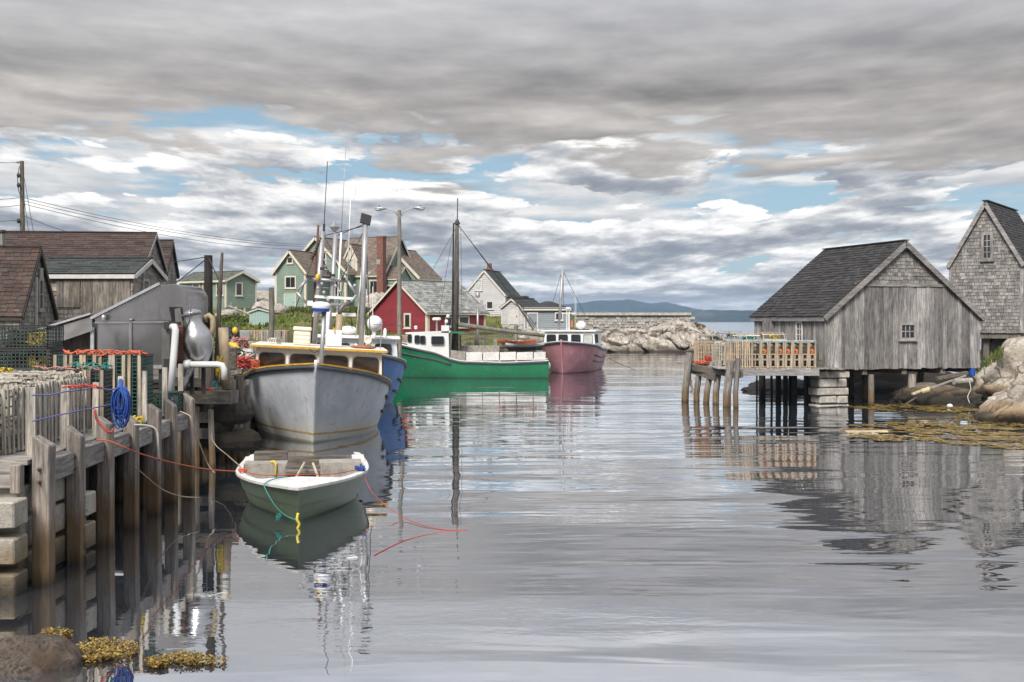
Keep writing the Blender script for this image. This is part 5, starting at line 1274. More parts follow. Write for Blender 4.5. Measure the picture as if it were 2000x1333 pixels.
MB().box((-.88, -3.2, .48), (.2, .8, .05)).build('side_pad', 'skiff_white', sk); MB().box((.88, -3.2, .48), (.2, .8, .05)).build('side_pad', 'skiff_white', sk)
for i, (x, y, a) in enumerate(((-.25, -3.0, .12), (.12, -3.1, -.1))): MB().tube([(x, y + .9, .30), (x + a, y - .8, .34)], .022, 6).build('oar', 'pale_board', sk)
tangle((-.2, -2.4, .18), (.25, .2, .05), 9, 77, .012).build('rope_pile', 'tan_rope', sk); MB().lathe([(.10, 0), (.13, .2), (.12, .2), (.09, .02)], 12, (.2, -1.75, .12)).build('bailer', 'orange_brown', sk, 40)
tg = MB(); rr = random.Random(5)
tangle((0, 0, 0), (.05, .05, .03), 3, 1)
skm = Matrix.Translation(sk.location) @ sk.rotation_euler.to_matrix().to_4x4()
rope('teal_painter', [skm @ Vector(p) for p in ((.18, -.60, .56), (.36, -.35, .56), (.47, -.10, .53), (.44, -.02, .44), (.30, .12, .24), (.16, .25, .14), (.02, .36, .10))], .009, 'teal_rope', 'teal painter rope running over the bow of the skiff')
rope('yellow_bow_rope', [skm @ Vector(p) for p in ((0, .40, .20), (.015, .42, .12), (-.015, .41, .05), (.012, .40, -.02), (-.01, .40, -.1))], .02, 'yellow_rope', 'knotted yellow rope hanging from the stem of the skiff')
tag(tangle(skm @ Vector((.27, .22, .12)), (.04, .03, .06), 4, 9, .009).build('teal_knot', 'teal_rope'), 'frayed teal knot beside the skiff stem', 'knot')
tag(tangle(skm @ Vector((-.88, -1.55, .53)), (.09, .10, .04), 8, 11, .010).build('blue_knot', 'blue_rope'), 'tangle of blue rope on the skiff gunwale', 'rope')
tag(tangle(skm @ Vector((.88, -1.6, .53)), (.08, .06, .025), 6, 12, .010).build('orange_knot', 'orange_rope'), 'orange rope knot made fast on the skiff gunwale', 'knot')
rope('yellow_lashing', [skm @ Vector(p) for p in ((.42, -2.17, .36), (.42, -2.15, .56), (.50, -2.25, .57), (.44, -2.35, .57), (.42, -2.17, .46))], .012, 'yellow_rope', 'yellow lashing tied round the skiff locker')
e1 = skm @ Vector((-.9, -1.6, .52))
rope('red_float_line', [e1, e1.lerp(P(745, 990, 16.3), .5) - Vector((0, 0, .06)), P(760, 992, 16.2), P(790, 1012, 15.9), P(830, 1027, 15.4), P(870, 1035, 15.15), P(915, 1036.5, 15.13), P(850, 1042, 14.92), P(790, 1056, 14.42), P(730, 1085, 13.5)], .0055, 'red_rope', 'thin red line trailing from the skiff across the water')
rope('foredeck_line', [skm @ Vector(p) for p in ((.88, -1.6, .53), (.6, -1.0, .54), (.1, -.80, .555), (-.5, -.95, .54), (-.9, -1.6, .53))], .007, 'red_rope', 'thin red line stretched across the skiff foredeck')
# ------------------------------------------------------------------ rocks
def rock(name, label, c, r, seed, mat='granite', sub=5, rz=0., rough=.22, flat=0., cat='rock', strat=0.):
    bm = bmesh.new(); bmesh.ops.create_icosphere(bm, subdivisions=sub, radius=1.0)
    so = Vector((seed * 7.3, seed * 3.1, seed * 1.7)); m = Matrix.Rotation(rz, 3, 'Z')
    for v in bm.verts:
        p = v.co.copy(); q = p * 1.15 + so
        d = 1 + rough * noise.fractal(q, 1., 2., 3) + rough * .35 * noise.fractal(q * 3.1, .9, 2.1, 4)
        cr = noise.noise(Vector((q.x * 1.6, q.y * 1.6, q.z * .6)))
        d -= .07 * max(0, 1 - abs(cr) * 11) * (rough / .22)
        dv, pv_ = noise.voronoi(q * 1.25); ev = dv[1] - dv[0]; d += (.11 * noise.cell(pv_[0] * 3.7) - .03) * min(1, ev * 4) - .045 * max(0, 1 - ev * 12)
        d += .018 * noise.fractal(q * 11, .9, 2.1, 3)
        if strat: d += strat * math.sin((q.x * .8 + q.z * 2.2) * 5)
        w = p * d
        v.co = m @ Vector((w.x * r[0], w.y * r[1], w.z * r[2]))
    me = bpy.data.meshes.new(name); bm.to_mesh(me); bm.free(); me.materials.append(M[mat]); me.polygons.foreach_set('use_smooth', [True] * len(me.polygons))
    return tag(put(name, me, None, c), label, cat)
def RK(u0, u1, v0, v1, Y, dy, seed, label, **k):
    """rock seen between columns u0..u1 and rows v0..v1 at depth Y"""
    cx = XU((u0 + u1) / 2, Y); zt = ZV(v0, Y); zb = min(ZV(v1, Y), -.1); rx = (u1 - u0) / F * Y / 2
    return rock(k.pop('name', 'rock'), label, (cx, Y, zb), (rx, dy, zt - zb), seed, **k)
RK(1875, 2300, 622, 735, 45.5, 3.2, 1, 'rounded granite shoulder below the tall shingled shed', rough=.20)
RK(1868, 2300, 666, 790, 41.0, 2.4, 2, 'big lichened granite boulder at the right edge above the near rock', rough=.20)
RK(1862, 2300, 726, 830, 32.6, 1.8, 3, 'nearest tan granite rock at the right edge, dark at its foot', rough=.18, rz=.5)
RK(1735, 1930, 748, 792, 38.2, 1.2, 4, 'low sloping rock with driftwood at the right end of the stilted shed', rough=.16, mat='granite_low')
RK(1440, 1640, 741, 772, 45.0, 1.6, 5, 'dark weed-covered rock under the trap platform', mat='rock_weed_shade', rough=.18)
RK(1600, 1960, 716, 785, 45.5, 1.6, 6, 'rock bank beneath the stilted shed, coloured dark for the shade there', mat='rock_weed_shade', rough=.2)  # bank added as dark backing; the shade under the shed is in its colour
RK(-40, 172, 1243, 1345, 9.3, .42, 8, 'brown rock breaking the water at the bottom left corner', mat='granite_near', rough=.12)
# headland of pale granite in broken slabs
def headland():
    prof = [(1095, 640), (1165, 655), (1180, 648), (1200, 643), (1225, 641), (1255, 640), (1285, 633), (1303, 624), (1322, 620), (1345, 624), (1372, 638), (1400, 650), (1422, 664), (1436, 700)]
    rows = []
    for k in range(110):
        t = k / 109; y = 97.0 + 15 * t; row = []
        for i in range(300):
            u = 1095 + 345 * i / 299; x = XU(u, 104); zr = ZV(interp(u, prof), 104.5)
            w = noise.noise(Vector((x * .5, y * .3, 3))) * .12
            sh = sstep(t + w, .02, .50) ** .6 if t < .62 else 1 - .9 * sstep(t, .62, 1.0)
            z = -.5 + (zr + .5) * sh
            q = Vector((x * .55 + z * .5 + y * .12, y * .34 - x * .12, 2.))
            d, pts = noise.voronoi(q); e = d[1] - d[0]
            ca = noise.noise(pts[0] * 5.1 + Vector((.3, .7, .1)))
            z += (.45 * ca) * min(1, e * 7) * sh - .42 * max(0, 1 - e * 7) * sh
            q2 = Vector((x * 1.5 + y * .4, y * .8, 5.)); d2, p2 = noise.voronoi(q2); e2 = d2[1] - d2[0]
            z += (.22 * noise.noise(p2[0] * 4.3) * min(1, e2 * 5) - .14 * max(0, 1 - e2 * 6) + .06 * fbm((x * 2.2, y * 2.2, 1.))) * sh
            yo = (-.8 * ca * min(1, e * 7) + .75 * max(0, 1 - e * 7) - .5 * noise.noise(p2[0] * 4.3) * min(1, e2 * 5) + .22 * max(0, 1 - e2 * 5)) * min(1, t * 6)
            row.append((x, y + yo, z))
        rows.append(row)
    return tag(MB().grid(rows).build('granite_headland', 'granite_far', None, 25), 'pale cracked granite headland in front of the stone breakwater', 'rock')
headland()
for i, (u, v, r_) in enumerate(((1015, 668, .5), (1032, 662, .7), (1048, 668, .6), (1058, 660, .55), (1025, 674, .4), (1040, 676, .45), (1005, 674, .4))):
    rock('boulder', ['grey boulder at the left end of the riprap behind the green boat', 'largest grey boulder of the riprap behind the green boat', 'tan boulder of the riprap below the blue-grey shed', 'boulder of the riprap touching the pink wheelhouse', 'small boulder low in the riprap behind the boom', 'second small boulder low in the riprap', 'small boulder at the foot of the wharf posts'][i], (XU(u, 63 + i * .3), 63 + i * .3, ZV(v, 63)), (r_, r_ * .9, r_ * .8), 40 + i, 'granite_far', 3, cat='boulder')
for i, (u0, u1, v0, v1, Y) in enumerate(((470, 540, 572, 600, 99), (492, 535, 592, 612, 90), (425, 470, 606, 630, 80), (505, 575, 596, 606, 88), (700, 770, 575, 610, 92), (880, 930, 600, 625, 84))):
    cx = XU((u0 + u1) / 2, Y); zg = land_h(cx, Y)
    rock('hill_rock', ['granite hump on the skyline between the two green houses', 'pale ledge below the skyline hump beside the green hut', 'mossy ledge behind the wharf clutter', 'low ledge at the foot of the large green house', 'ledge beneath the green house chimney', 'ledge on the lawn left of the white house'][i], (cx, Y, zg - .2), ((u1 - u0) / F * Y / 2, 2.2, ZV(v0, Y) - zg + .3), 60 + i, 'granite_far', 4)

# ------------------------------------------------------------------ breakwater
bw = thing('breakwater', 'long dry stone breakwater wall with a flat concrete cap', 'breakwater', (0, 0, 0))
Yb = 118.; x0, x1 = XU(1080, Yb), XU(1346, Yb); zt = ZV(613.5, Yb)
MB().box(((x0 + x1) / 2, Yb + 2, zt / 2 - .6), (x1 - x0, 3.6, zt + 1.0)).build('core', 'stone', bw)
MB().box(((x0 + x1) / 2, Yb + 1.8, zt), (x1 - x0 + .3, 4.4, .28)).build('cap', 'concrete', bw)
b = MB(); z = -.2; rr = random.Random(4)
while z < zt - .2:
    hh = rr.uniform(.16, .30); x = x0
    while x < x1:
        w = rr.uniform(.25, .8); b.box((x + w / 2, Yb + .1 + rr.uniform(-.1, .08), z + hh / 2), (w - .03, .5, hh - .025), rz=rr.uniform(-.06, .06), ry=rr.uniform(-.04, .04)); x += w
    z += hh
b.build('stones', 'stone', bw, kind='stuff')

# ------------------------------------------------------------------ weed, grass
def weed(name, label, blobs, n, size, seed, z=.012, mat='weed', asp=3., tilt=.25, cat='seaweed'):
    rr = random.Random(seed); b = MB(); k = 0; tries = 0; ks = 1. if size > .05 else .1
    while k < n and tries < n * 30:
        tries += 1; u0, u1, v0, v1 = rr.choice(blobs); a = rr.uniform(0, 6.283); q = math.sqrt(rr.random())
        u = (u0 + u1) / 2 + (u1 - u0) / 2 * q * math.cos(a); v = (v0 + v1) / 2 + (v1 - v0) / 2 * q * math.sin(a)
        Y = WY(v); p = Vector((XU(u, Y), Y, 0))
        if noise.noise(Vector((p.x * 1.1 / ks, p.y * 1.1 / ks, seed))) * .6 + noise.noise(Vector((p.x * 3.3 / ks, p.y * 3.3 / ks, seed))) * .5 < -.02 - (.25 if ks < .5 else 0): continue
        s = size * rr.uniform(.5, 1.4); h = rr.uniform(0, 6.28); d = Vector((math.cos(h), math.sin(h), rr.uniform(-tilt, tilt))) * s; e = Vector((-math.sin(h), math.cos(h), rr.uniform(-tilt, tilt))) * s / asp
        c = p + Vector((0, 0, z * rr.uniform(.3, 1.6)))
        b.add([c - d - e * .4, c - e, c + d * 1.05, c + e], [(0, 1, 2, 3)]); k += 1
    return tag(b.build(name, mat), label, cat, kind='stuff')
weed('seaweed', 'brown seaweed floating in front of the right-hand rocks', [(1640, 1980, 822, 866), (1780, 2080, 812, 872), (1650, 1800, 826, 848), (1900, 2100, 830, 880), (1720, 2000, 832, 858)], 11000, .085, 3, .010, 'weed', 2.6, .06)
weed('seaweed', 'thin streak of olive weed below the stilted shed', [(1655, 1790, 789, 800), (1700, 1910, 793, 806), (1860, 1960, 800, 822)], 3000, .085, 4, .010, 'weed', 2.6, .06)
weed('bladderwrack', 'yellow bladderwrack beside the brown rock in the bottom left corner', [(148, 272, 1254, 1292), (145, 225, 1262, 1296)], 3800, .013, 5, .03, 'weed', 1.8, .7)
weed('bladderwrack', 'drifting strip of bladderwrack right of the corner rock', [(282, 445, 1288, 1303), (325, 400, 1280, 1300), (285, 330, 1292, 1308)], 2000, .013, 6, .03, 'weed', 1.8, .7)
weed('bladderwrack', 'small clump of bladderwrack behind the corner rock', [(80, 142, 1233, 1252)], 900, .013, 7, .03, 'weed', 1.8, .7)
def grass_field():
    rr = random.Random(9); b = MB(); k = 0
    while k < 15000:
        Y = 30 + 75 * rr.random() ** .8; X = rr.uniform(-.42 * Y, min(8, .05 * Y)); z = land_h(X, Y)
        if z < 1.25 or (X > -10.4 and Y < 60.5): continue
        s = rr.uniform(.06, .22) * (1.3 if noise.noise(Vector((X * .3, Y * .3, 0))) > .1 else .6)
        for _ in range(2):
            h = rr.uniform(0, 6.28); d = Vector((math.cos(h), math.sin(h), 0)) * s * .35; t = Vector((rr.uniform(-.5, .5) * s, rr.uniform(-.5, .5) * s, s))
            c = Vector((X + rr.uniform(-.2, .2), Y + rr.uniform(-.2, .2), z - .03)); b.add([c - d, c + d, c + t], [(0, 1, 2)])
        k += 1
    return tag(b.build('grass', 'grass_blade'), 'rough grass and weeds covering the village slope', 'grass', kind='stuff')
grass_field()
rr = random.Random(2); b = MB()
for i in range(700):
    u = rr.uniform(1895, 1960); c = P(u, 728 - (u - 1895) * .62 + rr.uniform(-8, 10), 40.2 - rr.uniform(0, .9)); s = rr.uniform(.10, .22); h = rr.uniform(0, 6.28)
    d = Vector((math.cos(h), math.sin(h), 0)) * .012; b.add([c - d, c + d, c + Vector((rr.uniform(-.5, .5) * s, rr.uniform(-.5, .5) * s, s))], [(0, 1, 2)])
tag(b.build('rock_grass', 'grass_blade'), 'green tuft of grass in the cleft of the right-hand boulders', 'grass', kind='stuff')
def bush(name, label, c, r, h, seed, mat='twig', n=420, leaf=None):
    rr = random.Random(seed); t = thing(name, label, 'bush', c); b = MB()
    for i in range(n):
        a = rr.uniform(0, 6.28); q = rr.uniform(.1, 1); p0 = Vector((0, 0, 0)) + Vector((rr.uniform(-.15, .15), rr.uniform(-.15, .15), 0)); p2 = Vector((math.cos(a) * r * q, math.sin(a) * r * q, h * rr.uniform(.4, 1) * (1.1 - .4 * q))); p1 = (p0 + p2) / 2 + Vector((rr.uniform(-.1, .1), 0, .1))
        b.tube([p0, p1, p2], [.016, .011, .005], 3)
    b.build('stems', mat, t, kind='stuff')
    if leaf:
        l = MB()
        for i in range(n * 3):
            a = rr.uniform(0, 6.28); q = math.sqrt(rr.random()); p = Vector((math.cos(a) * r * q, math.sin(a) * r * q, h * rr.uniform(.15, 1) * (1.1 - .4 * q))); s = .09
            l.add([p + Vector((rr.uniform(-s, s), rr.uniform(-s, s), rr.uniform(-s, s))) for _ in range(3)], [(0, 1, 2)])
        l.build('leaves', leaf, t, kind='stuff')
for i, (u, v, Y, r_, h_, lf, lb) in enumerate(((378, 606, 84, 1.2, 1.7, None, 'bare brown bush in front of the low green house'), (455, 640, 66, 1.2, .6, 'grass_blade', 'leafy green bush below the rail fence'), (580, 622, 88, 1.5, .55, 'grass_blade', 'green shrub below the large green house'), (700, 620, 86, 1.4, .6, 'grass_blade', 'green shrub left of the red shed'), (660, 625, 84, 1.3, .5, 'grass_blade', 'green shrub behind the boat masts'), (905, 622, 82, 1.3, .6, 'grass_blade', 'low shrub right of the red shed'))):
    X = XU(u, Y); bush('bush', lb, (X, Y, land_h(X, Y) - .1), r_, h_, 70 + i, 'twig', 420, lf)

# rail fence on the slope
fe = thing('rail_fence', 'weathered rail fence with pale rails running down the grassy slope', 'fence', (0, 0, 0))
fp = [(440, 592, 86), (460, 600, 80), (490, 622, 74), (520, 640, 68)]
for (u, v, Y) in ((452, 605, 84), (478, 616, 78), (500, 634, 72)): MB().bar(P(u, v - 14, Y), P(u, v + 16, Y), .12).build('post', 'lath_grey', fe)
for dv in (0, 9, 18): MB().tube([P(446, 598 + dv, 85), P(478, 610 + dv, 78), P(500, 622 + dv, 72)], .06, 6).build('rail', 'lath_grey', fe)
MB().bar(P(443, 632, 84), P(462, 600, 84), .12).build('brace', 'lath_grey', fe)

# ------------------------------------------------------------------ trap platform (right)
pf = thing('trap_platform', 'rickety timber platform on leaning posts loaded with wooden lobster traps', 'platform', (8, 38, 0))
O = Vector((8, 38, 0))
for i, (ut, vt, ub, vb, r_) in enumerate(((1347, 689, 1337, 785, .125), (1367, 716, 1360, 785, .105), (1391, 707, 1377, 788, .105), (1406, 704, 1397, 790, .11), (1427, 704, 1419, 795, .13), (1442, 700, 1438, 797, .085), (1353, 694, 1346, 735, .07))):
    Yb_ = WY(vb); Yt = Yb_; a = P(ub, vb + 26, Yb_); c = P(ut, vt, Yt); mdl = a.lerp(c, .45) + Vector((-.05, 0, 0))
    MB().tube([a - O, mdl - O, c - O], [r_ * 1.05, r_, r_ * .95], 9).build('post', 'driven_post', pf, 40)
for (a, b_, w, h) in (((1341, 716, 39.5), (1432, 731, 36.7), .16, .2), ((1350, 706, 40.5), (1420, 722, 37.6), .14, .1), ((1350, 722, 39.5), (1400, 738, 37.6), .2, .2), ((1432, 733, 36.4), (1446, 731, 36.5), .3, .2)):
    MB().bar(P(*a) - O, P(*b_) - O, w, h).build('cap_beam', 'old_timber_x', pf)
dz = ZV(721, 36.6)
MB().box((XU(1515, 36.6) - 8, -1.45, dz - .11), (2.75, .12, .2)).build('edge_beam', 'grey_plank_x', pf)
for i in range(20):
    boxpiece('deck_plank', (.19, 3.9, .045), 'grey_plank_y', pf, (XU(1440, 36.8) - 8 - .55 + i * .2, .55, dz + .012 + rnd.uniform(-.008, .008)), (0, 0, rnd.uniform(-.01, .01)))
for (u, v, Y, w) in ((1490, 772, 41.5, .2), (1508, 790, 39.5, .07), (1519, 790, 39.0, .15), (1534, 792, 38.5, .14), (1551, 792, 38.3, .16), (1575, 795, 38.0, .13), (1588, 795, 37.6, .16), (1478, 775, 41, .05)):
    MB().tube([(XU(u, Y) - 8, Y - 38, -1), (XU(u, Y) - 8 + rnd.uniform(-.06, .06), Y - 38, dz - .02)], w / 2 * 1.2, 8).build('pile', 'dark_post', pf, 40)
MB().box((XU(1598, 37) - 8, -.75, dz + .16), (.42, .5, .26)).build('crate', 'old_timber_x', pf)
gr_ = 'tan lobster traps on the right-hand platform'
for i in range(11):
    u = 1428 + i * 15.4; Y = 36.95
    wood_trap('lobster_trap', ['leftmost tan trap of the front row under the blue rope', 'second tan trap from the left in the platform front row', 'third tan trap from the left in the platform front row', 'fourth tan trap from the left in the platform front row', 'fifth tan trap in the platform row, orange float inside', 'middle tan trap of the eleven in the platform front row', 'seventh tan trap in the platform row, with an orange float', 'eighth tan trap in the platform row, orange float inside', 'ninth tan trap in the platform row with an orange float', 'tenth tan trap in the platform row, last but one by the shed', 'tan trap at the shed end of the platform row, orange float inside'][i], gr_, (XU(u, Y), Y, dz + .04), rnd.uniform(-.04, .04), 'lath_tan', w=.25, d=.62, h=.86, n=4, seed=300 + i, open_=i > 2, buoy='orange' if i in (4, 6, 7, 8, 10) else None)
for i, (u, Y, hh, lt_) in enumerate(((1368, 39.6, .78, 'lath_tan'), (1383, 39.4, .78, 'lath_tan'), (1403, 38.2, .70, 'lath_grey'))):
    wood_trap('lobster_trap', ['tan trap at the seaward end of the platform', 'tan trap beside the seaward end trap on the platform', 'dark weathered trap between the end traps and the front row'][i], gr_, (XU(u, Y), Y, dz + .06), .1, lt_, w=.30, d=.5, h=hh, n=4, seed=330 + i)
for i, (u, v, Y, ln, lt_) in enumerate(((1390, 666, 40.3, .85, 'lath_grey'), (1455, 666, 38.6, .95, 'lath_tan'), (1508, 664, 38.4, .8, 'lath_tan'), (1425, 661, 40.4, .9, 'lath_grey'))):
    t = thing('loose_trap', ['weathered bow-topped trap lying on the platform stack, seaward end', 'pale lath trap lying on its side on top of the platform stack', 'pale lath trap lying on top of the stack nearest the shed door', 'grey lath trap lying at the back of the platform stack'][i], 'lobster trap', P(u, v, Y) - Vector((0, 0, .02)), rnd.uniform(-.2, .2), gr_)
    for k in range(5):
        a = math.pi * k / 4; boxpiece('slat', (ln, .045, .014), lt_.replace('lath_grey', 'grey_plank_x').replace('lath_tan', 'pale_board'), t, (0, .22 * math.cos(a), .03 + .24 * math.sin(a)), (a + R(90), 0, 0))
    for sx in (-1, 0, 1): MB().tube([(sx * ln * .45, .21 * math.cos(math.pi * j / 8), .02 + .225 * math.sin(math.pi * j / 8)) for j in range(9)], .013, 5).build('bow', 'lath_grey', t)
    MB().box((0, 0, .015), (ln, .44, .02)).build('base', 'grey_plank_x', t)
    tangle((ln * .1, 0, .12), (ln * .25, .12, .06), 5, 90 + i, .012).build('netting', ['net', 'teal_rope', 'yellow_rope', 'net'][i], t)
# stack below the loose traps
for i in range(3): wood_trap('lobster_trap', ['tan trap in the second platform row behind the front row, seaward', 'tan trap in the middle of the second platform row', 'tan trap of the second platform row nearest the shed'][i], gr_, (XU(1440 + i * 28, 37.8), 37.9, dz + .04), 0, 'lath_tan', w=.4, d=.55, h=.84, n=4, seed=350 + i)
lay('cyan_line', 1425, 1592, 669, 36.9, 'cyan_rope', 'pale blue rope laid along the tops of the platform traps', 31, .018, 5, .07)
tag(tangle(P(1372, 708, 38.9), (.3, .2, .05), 16, 33, .014).build('rope_heap', 'orange_fish'), 'heap of orange rope at the seaward end of the platform', 'rope')
tag(tangle(P(1384, 700, 38.9), (.15, .15, .09), 10, 34, .014).build('rope_heap', 'red_rope'), 'small heap of red rope between the end traps of the platform', 'rope')

# driftwood, floats and barrel by the low rock
for i, (a, b_, w, m_) in enumerate((((1790, 768, 36.6), (1886, 734, 37.6), .07, 'worn_board'), ((1782, 770, 36.4), (1815, 757, 36.6), .09, 'pale_board'), ((1830, 740, 37.8), (1888, 728, 38.2), .16, 'old_timber_x'), ((1765, 792, 36.2), (1790, 776, 36.5), .05, 'old_timber_x'))):
    tag(MB().bar(P(*a), P(*b_), w, w * .6).build('driftwood', m_), ['long grey squared timber leaning on the low rock', 'short pale board end on the low rock by the stilts', 'dark plank lying above the pale timber by the shed', 'thin stick at the foot of the low rock'][i], 'timber')
tag(MB().tube([P(1863, 746, 36.9), P(1897, 744, 37.1)], .10, 14).build('log_float', 'worn_board', None, 40), 'grey cylinder float resting on the low rock', 'float')
tag(MB().tube([P(1799, 765, 36.5), P(1814, 761, 36.5)], .085, 9).build('log_end', 'pale_board', None, 40), 'sawn log end on the low rock', 'log')
bq = P(1898, 726, 38.6); tag(MB().lathe([(.09, -.15), (.11, -.12), (.11, .10), (.115, .12), (.09, .14)], 14, bq).build('barrel', 'blue_plastic', None, 40), 'small blue plastic barrel at the shed corner by the rocks', 'barrel')
rope('dangling_rope', [P(1893, 745, 36.7), P(1896, 760, 36.5), P(1890, 775, 36.3), P(1894, 788, 36.2)], .012, 'pale_rope', 'pale rope dangling from the cylinder float')
tag(MB().ball(P(1855, 793.5, 36.6), (.10, .09, .075), 12, 8).build('buoy', 'white_gel', None, True), 'small white buoy floating by the low rock', 'buoy')
tag(MB().box((XU(1692, WY(845)), WY(845), .02), (1.05, .16, .05), rz=.05).build('floating_board', 'pale_board'), 'pale board floating in the weed below the shed', 'board')
tag(MB().box((XU(688, WY(1091)), WY(1091), .008), (.12, .04, .012), rz=.5).build('feather', 'white_gel'), 'white feather floating in front of the skiff', 'feather')

# ------------------------------------------------------------------ steel hopper and pipework (left)
hp_ = thing('steel_hopper', 'large stainless steel ice hopper with sloping lid at the head of the old wharf', 'hopper', (-7, 21.5, 0))
O = Vector((-7, 21.5, 0)); Yh = 21.2
def hq(u, v, Y=Yh): return P(u, v, Y) - O
arc = [hq(182, 619), hq(310, 556)] + [hq(338 + 27 * math.sin(a), 585 - 30 * math.cos(a)) for a in [R(k) for k in (-15, 0, 15, 30, 45, 60, 75, 90)]] + [hq(365, 628), hq(330, 628), hq(186, 629)]
MB().prism(arc, (0, 1.5, 0)).build('hood', 'steel', hp_, bevel=.015)
MB().prism([hq(190, 629.5), hq(329, 629), hq(329, 722), hq(190, 722)], (0, 1.45, 0)).build('bin', 'steel', hp_, bevel=.012)
MB().bar(hq(178, 622, Yh - .03), hq(312, 554, Yh - .03), .06, .05).build('lid_edge', 'galv', hp_)
MB().bar(hq(186, 630, Yh - .02), hq(330, 629, Yh - .02), .04, .035).build('seam', 'steel_bright', hp_)
MB().bar(hq(255, 630, Yh - .02), hq(255, 720, Yh - .02), .05, .03).build('seam', 'steel_bright', hp_)
MB().bar(hq(190, 717, Yh - .03), hq(330, 717, Yh - .03), .05, .06).build('base_rail', 'galv', hp_)
MB().prism([hq(330, 600, Yh - .06), hq(352, 600, Yh - .06), hq(357, 634, Yh - .06), hq(337, 634, Yh - .06)], (0, .05, 0)).build('chute', 'dark_void', hp_)
MB().prism([hq(341, 604, Yh - .08), hq(352, 601, Yh - .08), hq(357, 634, Yh - .08), hq(343, 632, Yh - .08)], (0, .04, 0)).build('chute_plate', 'steel_dark', hp_)
MB().lathe([(.04, 0), (.05, .05), (.03, .09)], 10, hq(203, 625, Yh - .1)).build('lamp', 'galv', hp_)
MB().lathe([(.04, 0), (.045, .03), (.03, .05)], 10, hq(256, 628, Yh - .04)).build('knob', 'steel_bright', hp_)
for u in (205, 260, 318): MB().bar(hq(u, 722, Yh + .1), hq(u, 790, Yh + .1), .12).build('leg', 'black_metal', hp_)
MB().box(hq(335, 668, Yh + .3), (.16, .5, .75)).build('side_box', 'steel_dark', hp_)
sp2 = thing('steel_separator', 'bulbous stainless steel tank with clamped neck beside the hopper', 'tank', (-6, 20.8, 0))
O2 = Vector((-6, 20.8, 0)); c = P(385, 668, 20.7) - O2; ax = Matrix.Rotation(R(12), 3, 'Y')
MB().lathe([(.10, -.42), (.15, -.36), (.22, -.24), (.275, -.08), (.285, .04), (.26, .16), (.20, .27), (.165, .33), (.16, .50), (.17, .52), (.15, .56), (.05, .60)], 28, c, Matrix.Rotation(R(-10), 3, 'Y')).build('tank', 'steel_bright', sp2, True)
MB().lathe([(.175, 0), (.185, .015), (.185, .04), (.175, .055)], 24, P(374, 618, 20.7) - O2, Matrix.Rotation(R(-10), 3, 'Y')).build('clamp_ring', 'steel_dark', sp2, True)
MB().tube([P(373, 605, 20.4) - O2, P(370, 628, 20.35) - O2, P(363, 645, 20.4) - O2], .012, 5).build('clamp_chain', 'black_metal', sp2)
MB().tube([P(370, 705, 20.7) - O2, P(362, 730, 20.75) - O2, P(355, 760, 20.8) - O2], [.15, .11, .10], 12).build('outlet', 'steel', sp2, True)
MB().tube([P(401, 630, 20.9) - O2, P(402, 619, 20.9) - O2, P(408, 616, 20.9) - O2, P(415, 622, 20.9) - O2, P(416, 640, 20.9) - O2, P(410, 662, 20.9) - O2], .05, 10).build('hose', 'hose_tan', sp2, True)
for u in (375, 398): MB().bar(P(u, 700, 20.9) - O2, P(u, 770, 20.9) - O2, .07).build('leg', 'black_metal', sp2)
rad = thing('finned_cooler', 'upright red-brown finned cooler between hopper and steel tank', 'cooler', (-6.3, 20.4, 0))
O3 = Vector((-6.3, 20.4, 0))
MB().bar(P(351, 635, 20.5) - O3, P(350, 708, 20.5) - O3, .10, .14).build('core', 'rust', rad)
for i in range(24): boxpiece('fin', (.16, .19, .010), 'fin_red', rad, P(351, 638 + i * 2.85, 20.5) - O3)
MB().bar(P(322, 636, 20.6) - O3, P(352, 636, 20.6) - O3, .13).build('header', 'black_metal', rad)
MB().bar(P(322, 709, 20.6) - O3, P(358, 709, 20.6) - O3, .15).build('header', 'black_metal', rad)
MB().bar(P(326, 640, 20.7) - O3, P(326, 790, 20.7) - O3, .14).build('frame', 'steel_dark', rad)
tag(MB().tube([P(336, 639, 20.3), P(341, 638.5, 20.25), P(343, 645, 20.25), P(339, 700, 20.2), P(334, 765, 20.15)], .062, 12).build('white_pipe', 'pvc', None, True), 'white plastic pipe dropping straight down in front of the finned cooler', 'pipe')
tag(MB().tube([P(360, 712, 20.5), P(372, 712, 20.5)], .085, 12).tube([P(368, 712, 20.5), P(425, 712.5, 20.5), P(434, 714, 20.5), P(438, 722, 20.5), P(438, 742, 20.5)], .058, 12).build('white_pipe', 'pvc', None, True), 'white plastic pipe running level past the tank to an elbow', 'pipe')
tag(MB().tube([P(436, 640, 22.5), P(438, 690, 22.5), P(441, 760, 22.5)], [.10, .10, .11], 12).build('tan_hose', 'hose_tan', None, True), 'thick tan standing hose right of the black pole', 'hose')
tag(MB().tube([P(407, 499, 23.2), P(407, 600, 23.2), P(406, 745, 23.2)], [.085, .09, .095], 10).build('black_pole', 'dark_post', None, 40), 'stout black timber pole rising behind the steel tank', 'pole')
tag(MB().tube([P(434, 494, 23.0), P(430, 560, 23.0), P(424, 690, 23.0), P(422, 745, 23.)], [.028, .045, .05, .055], 8).build('grey_pole', 'pole_wood', None, 40), 'slender leaning grey pole right of the black one', 'pole')
for i, (a, b_) in enumerate((((407, 503, 23.1), (345, 552, 30)), ((405, 502, 23.1), (340, 512, 40)), ((408, 505, 23.1), (428, 548, 23.)))):
    rope('guy_wire', [P(*a), P(*b_)], .012, 'cable', ['guy wire slanting down left from the black pole', 'cable stretched left from the top of the black pole', 'short cable from black pole to the leaning grey pole'][i], 'cable')
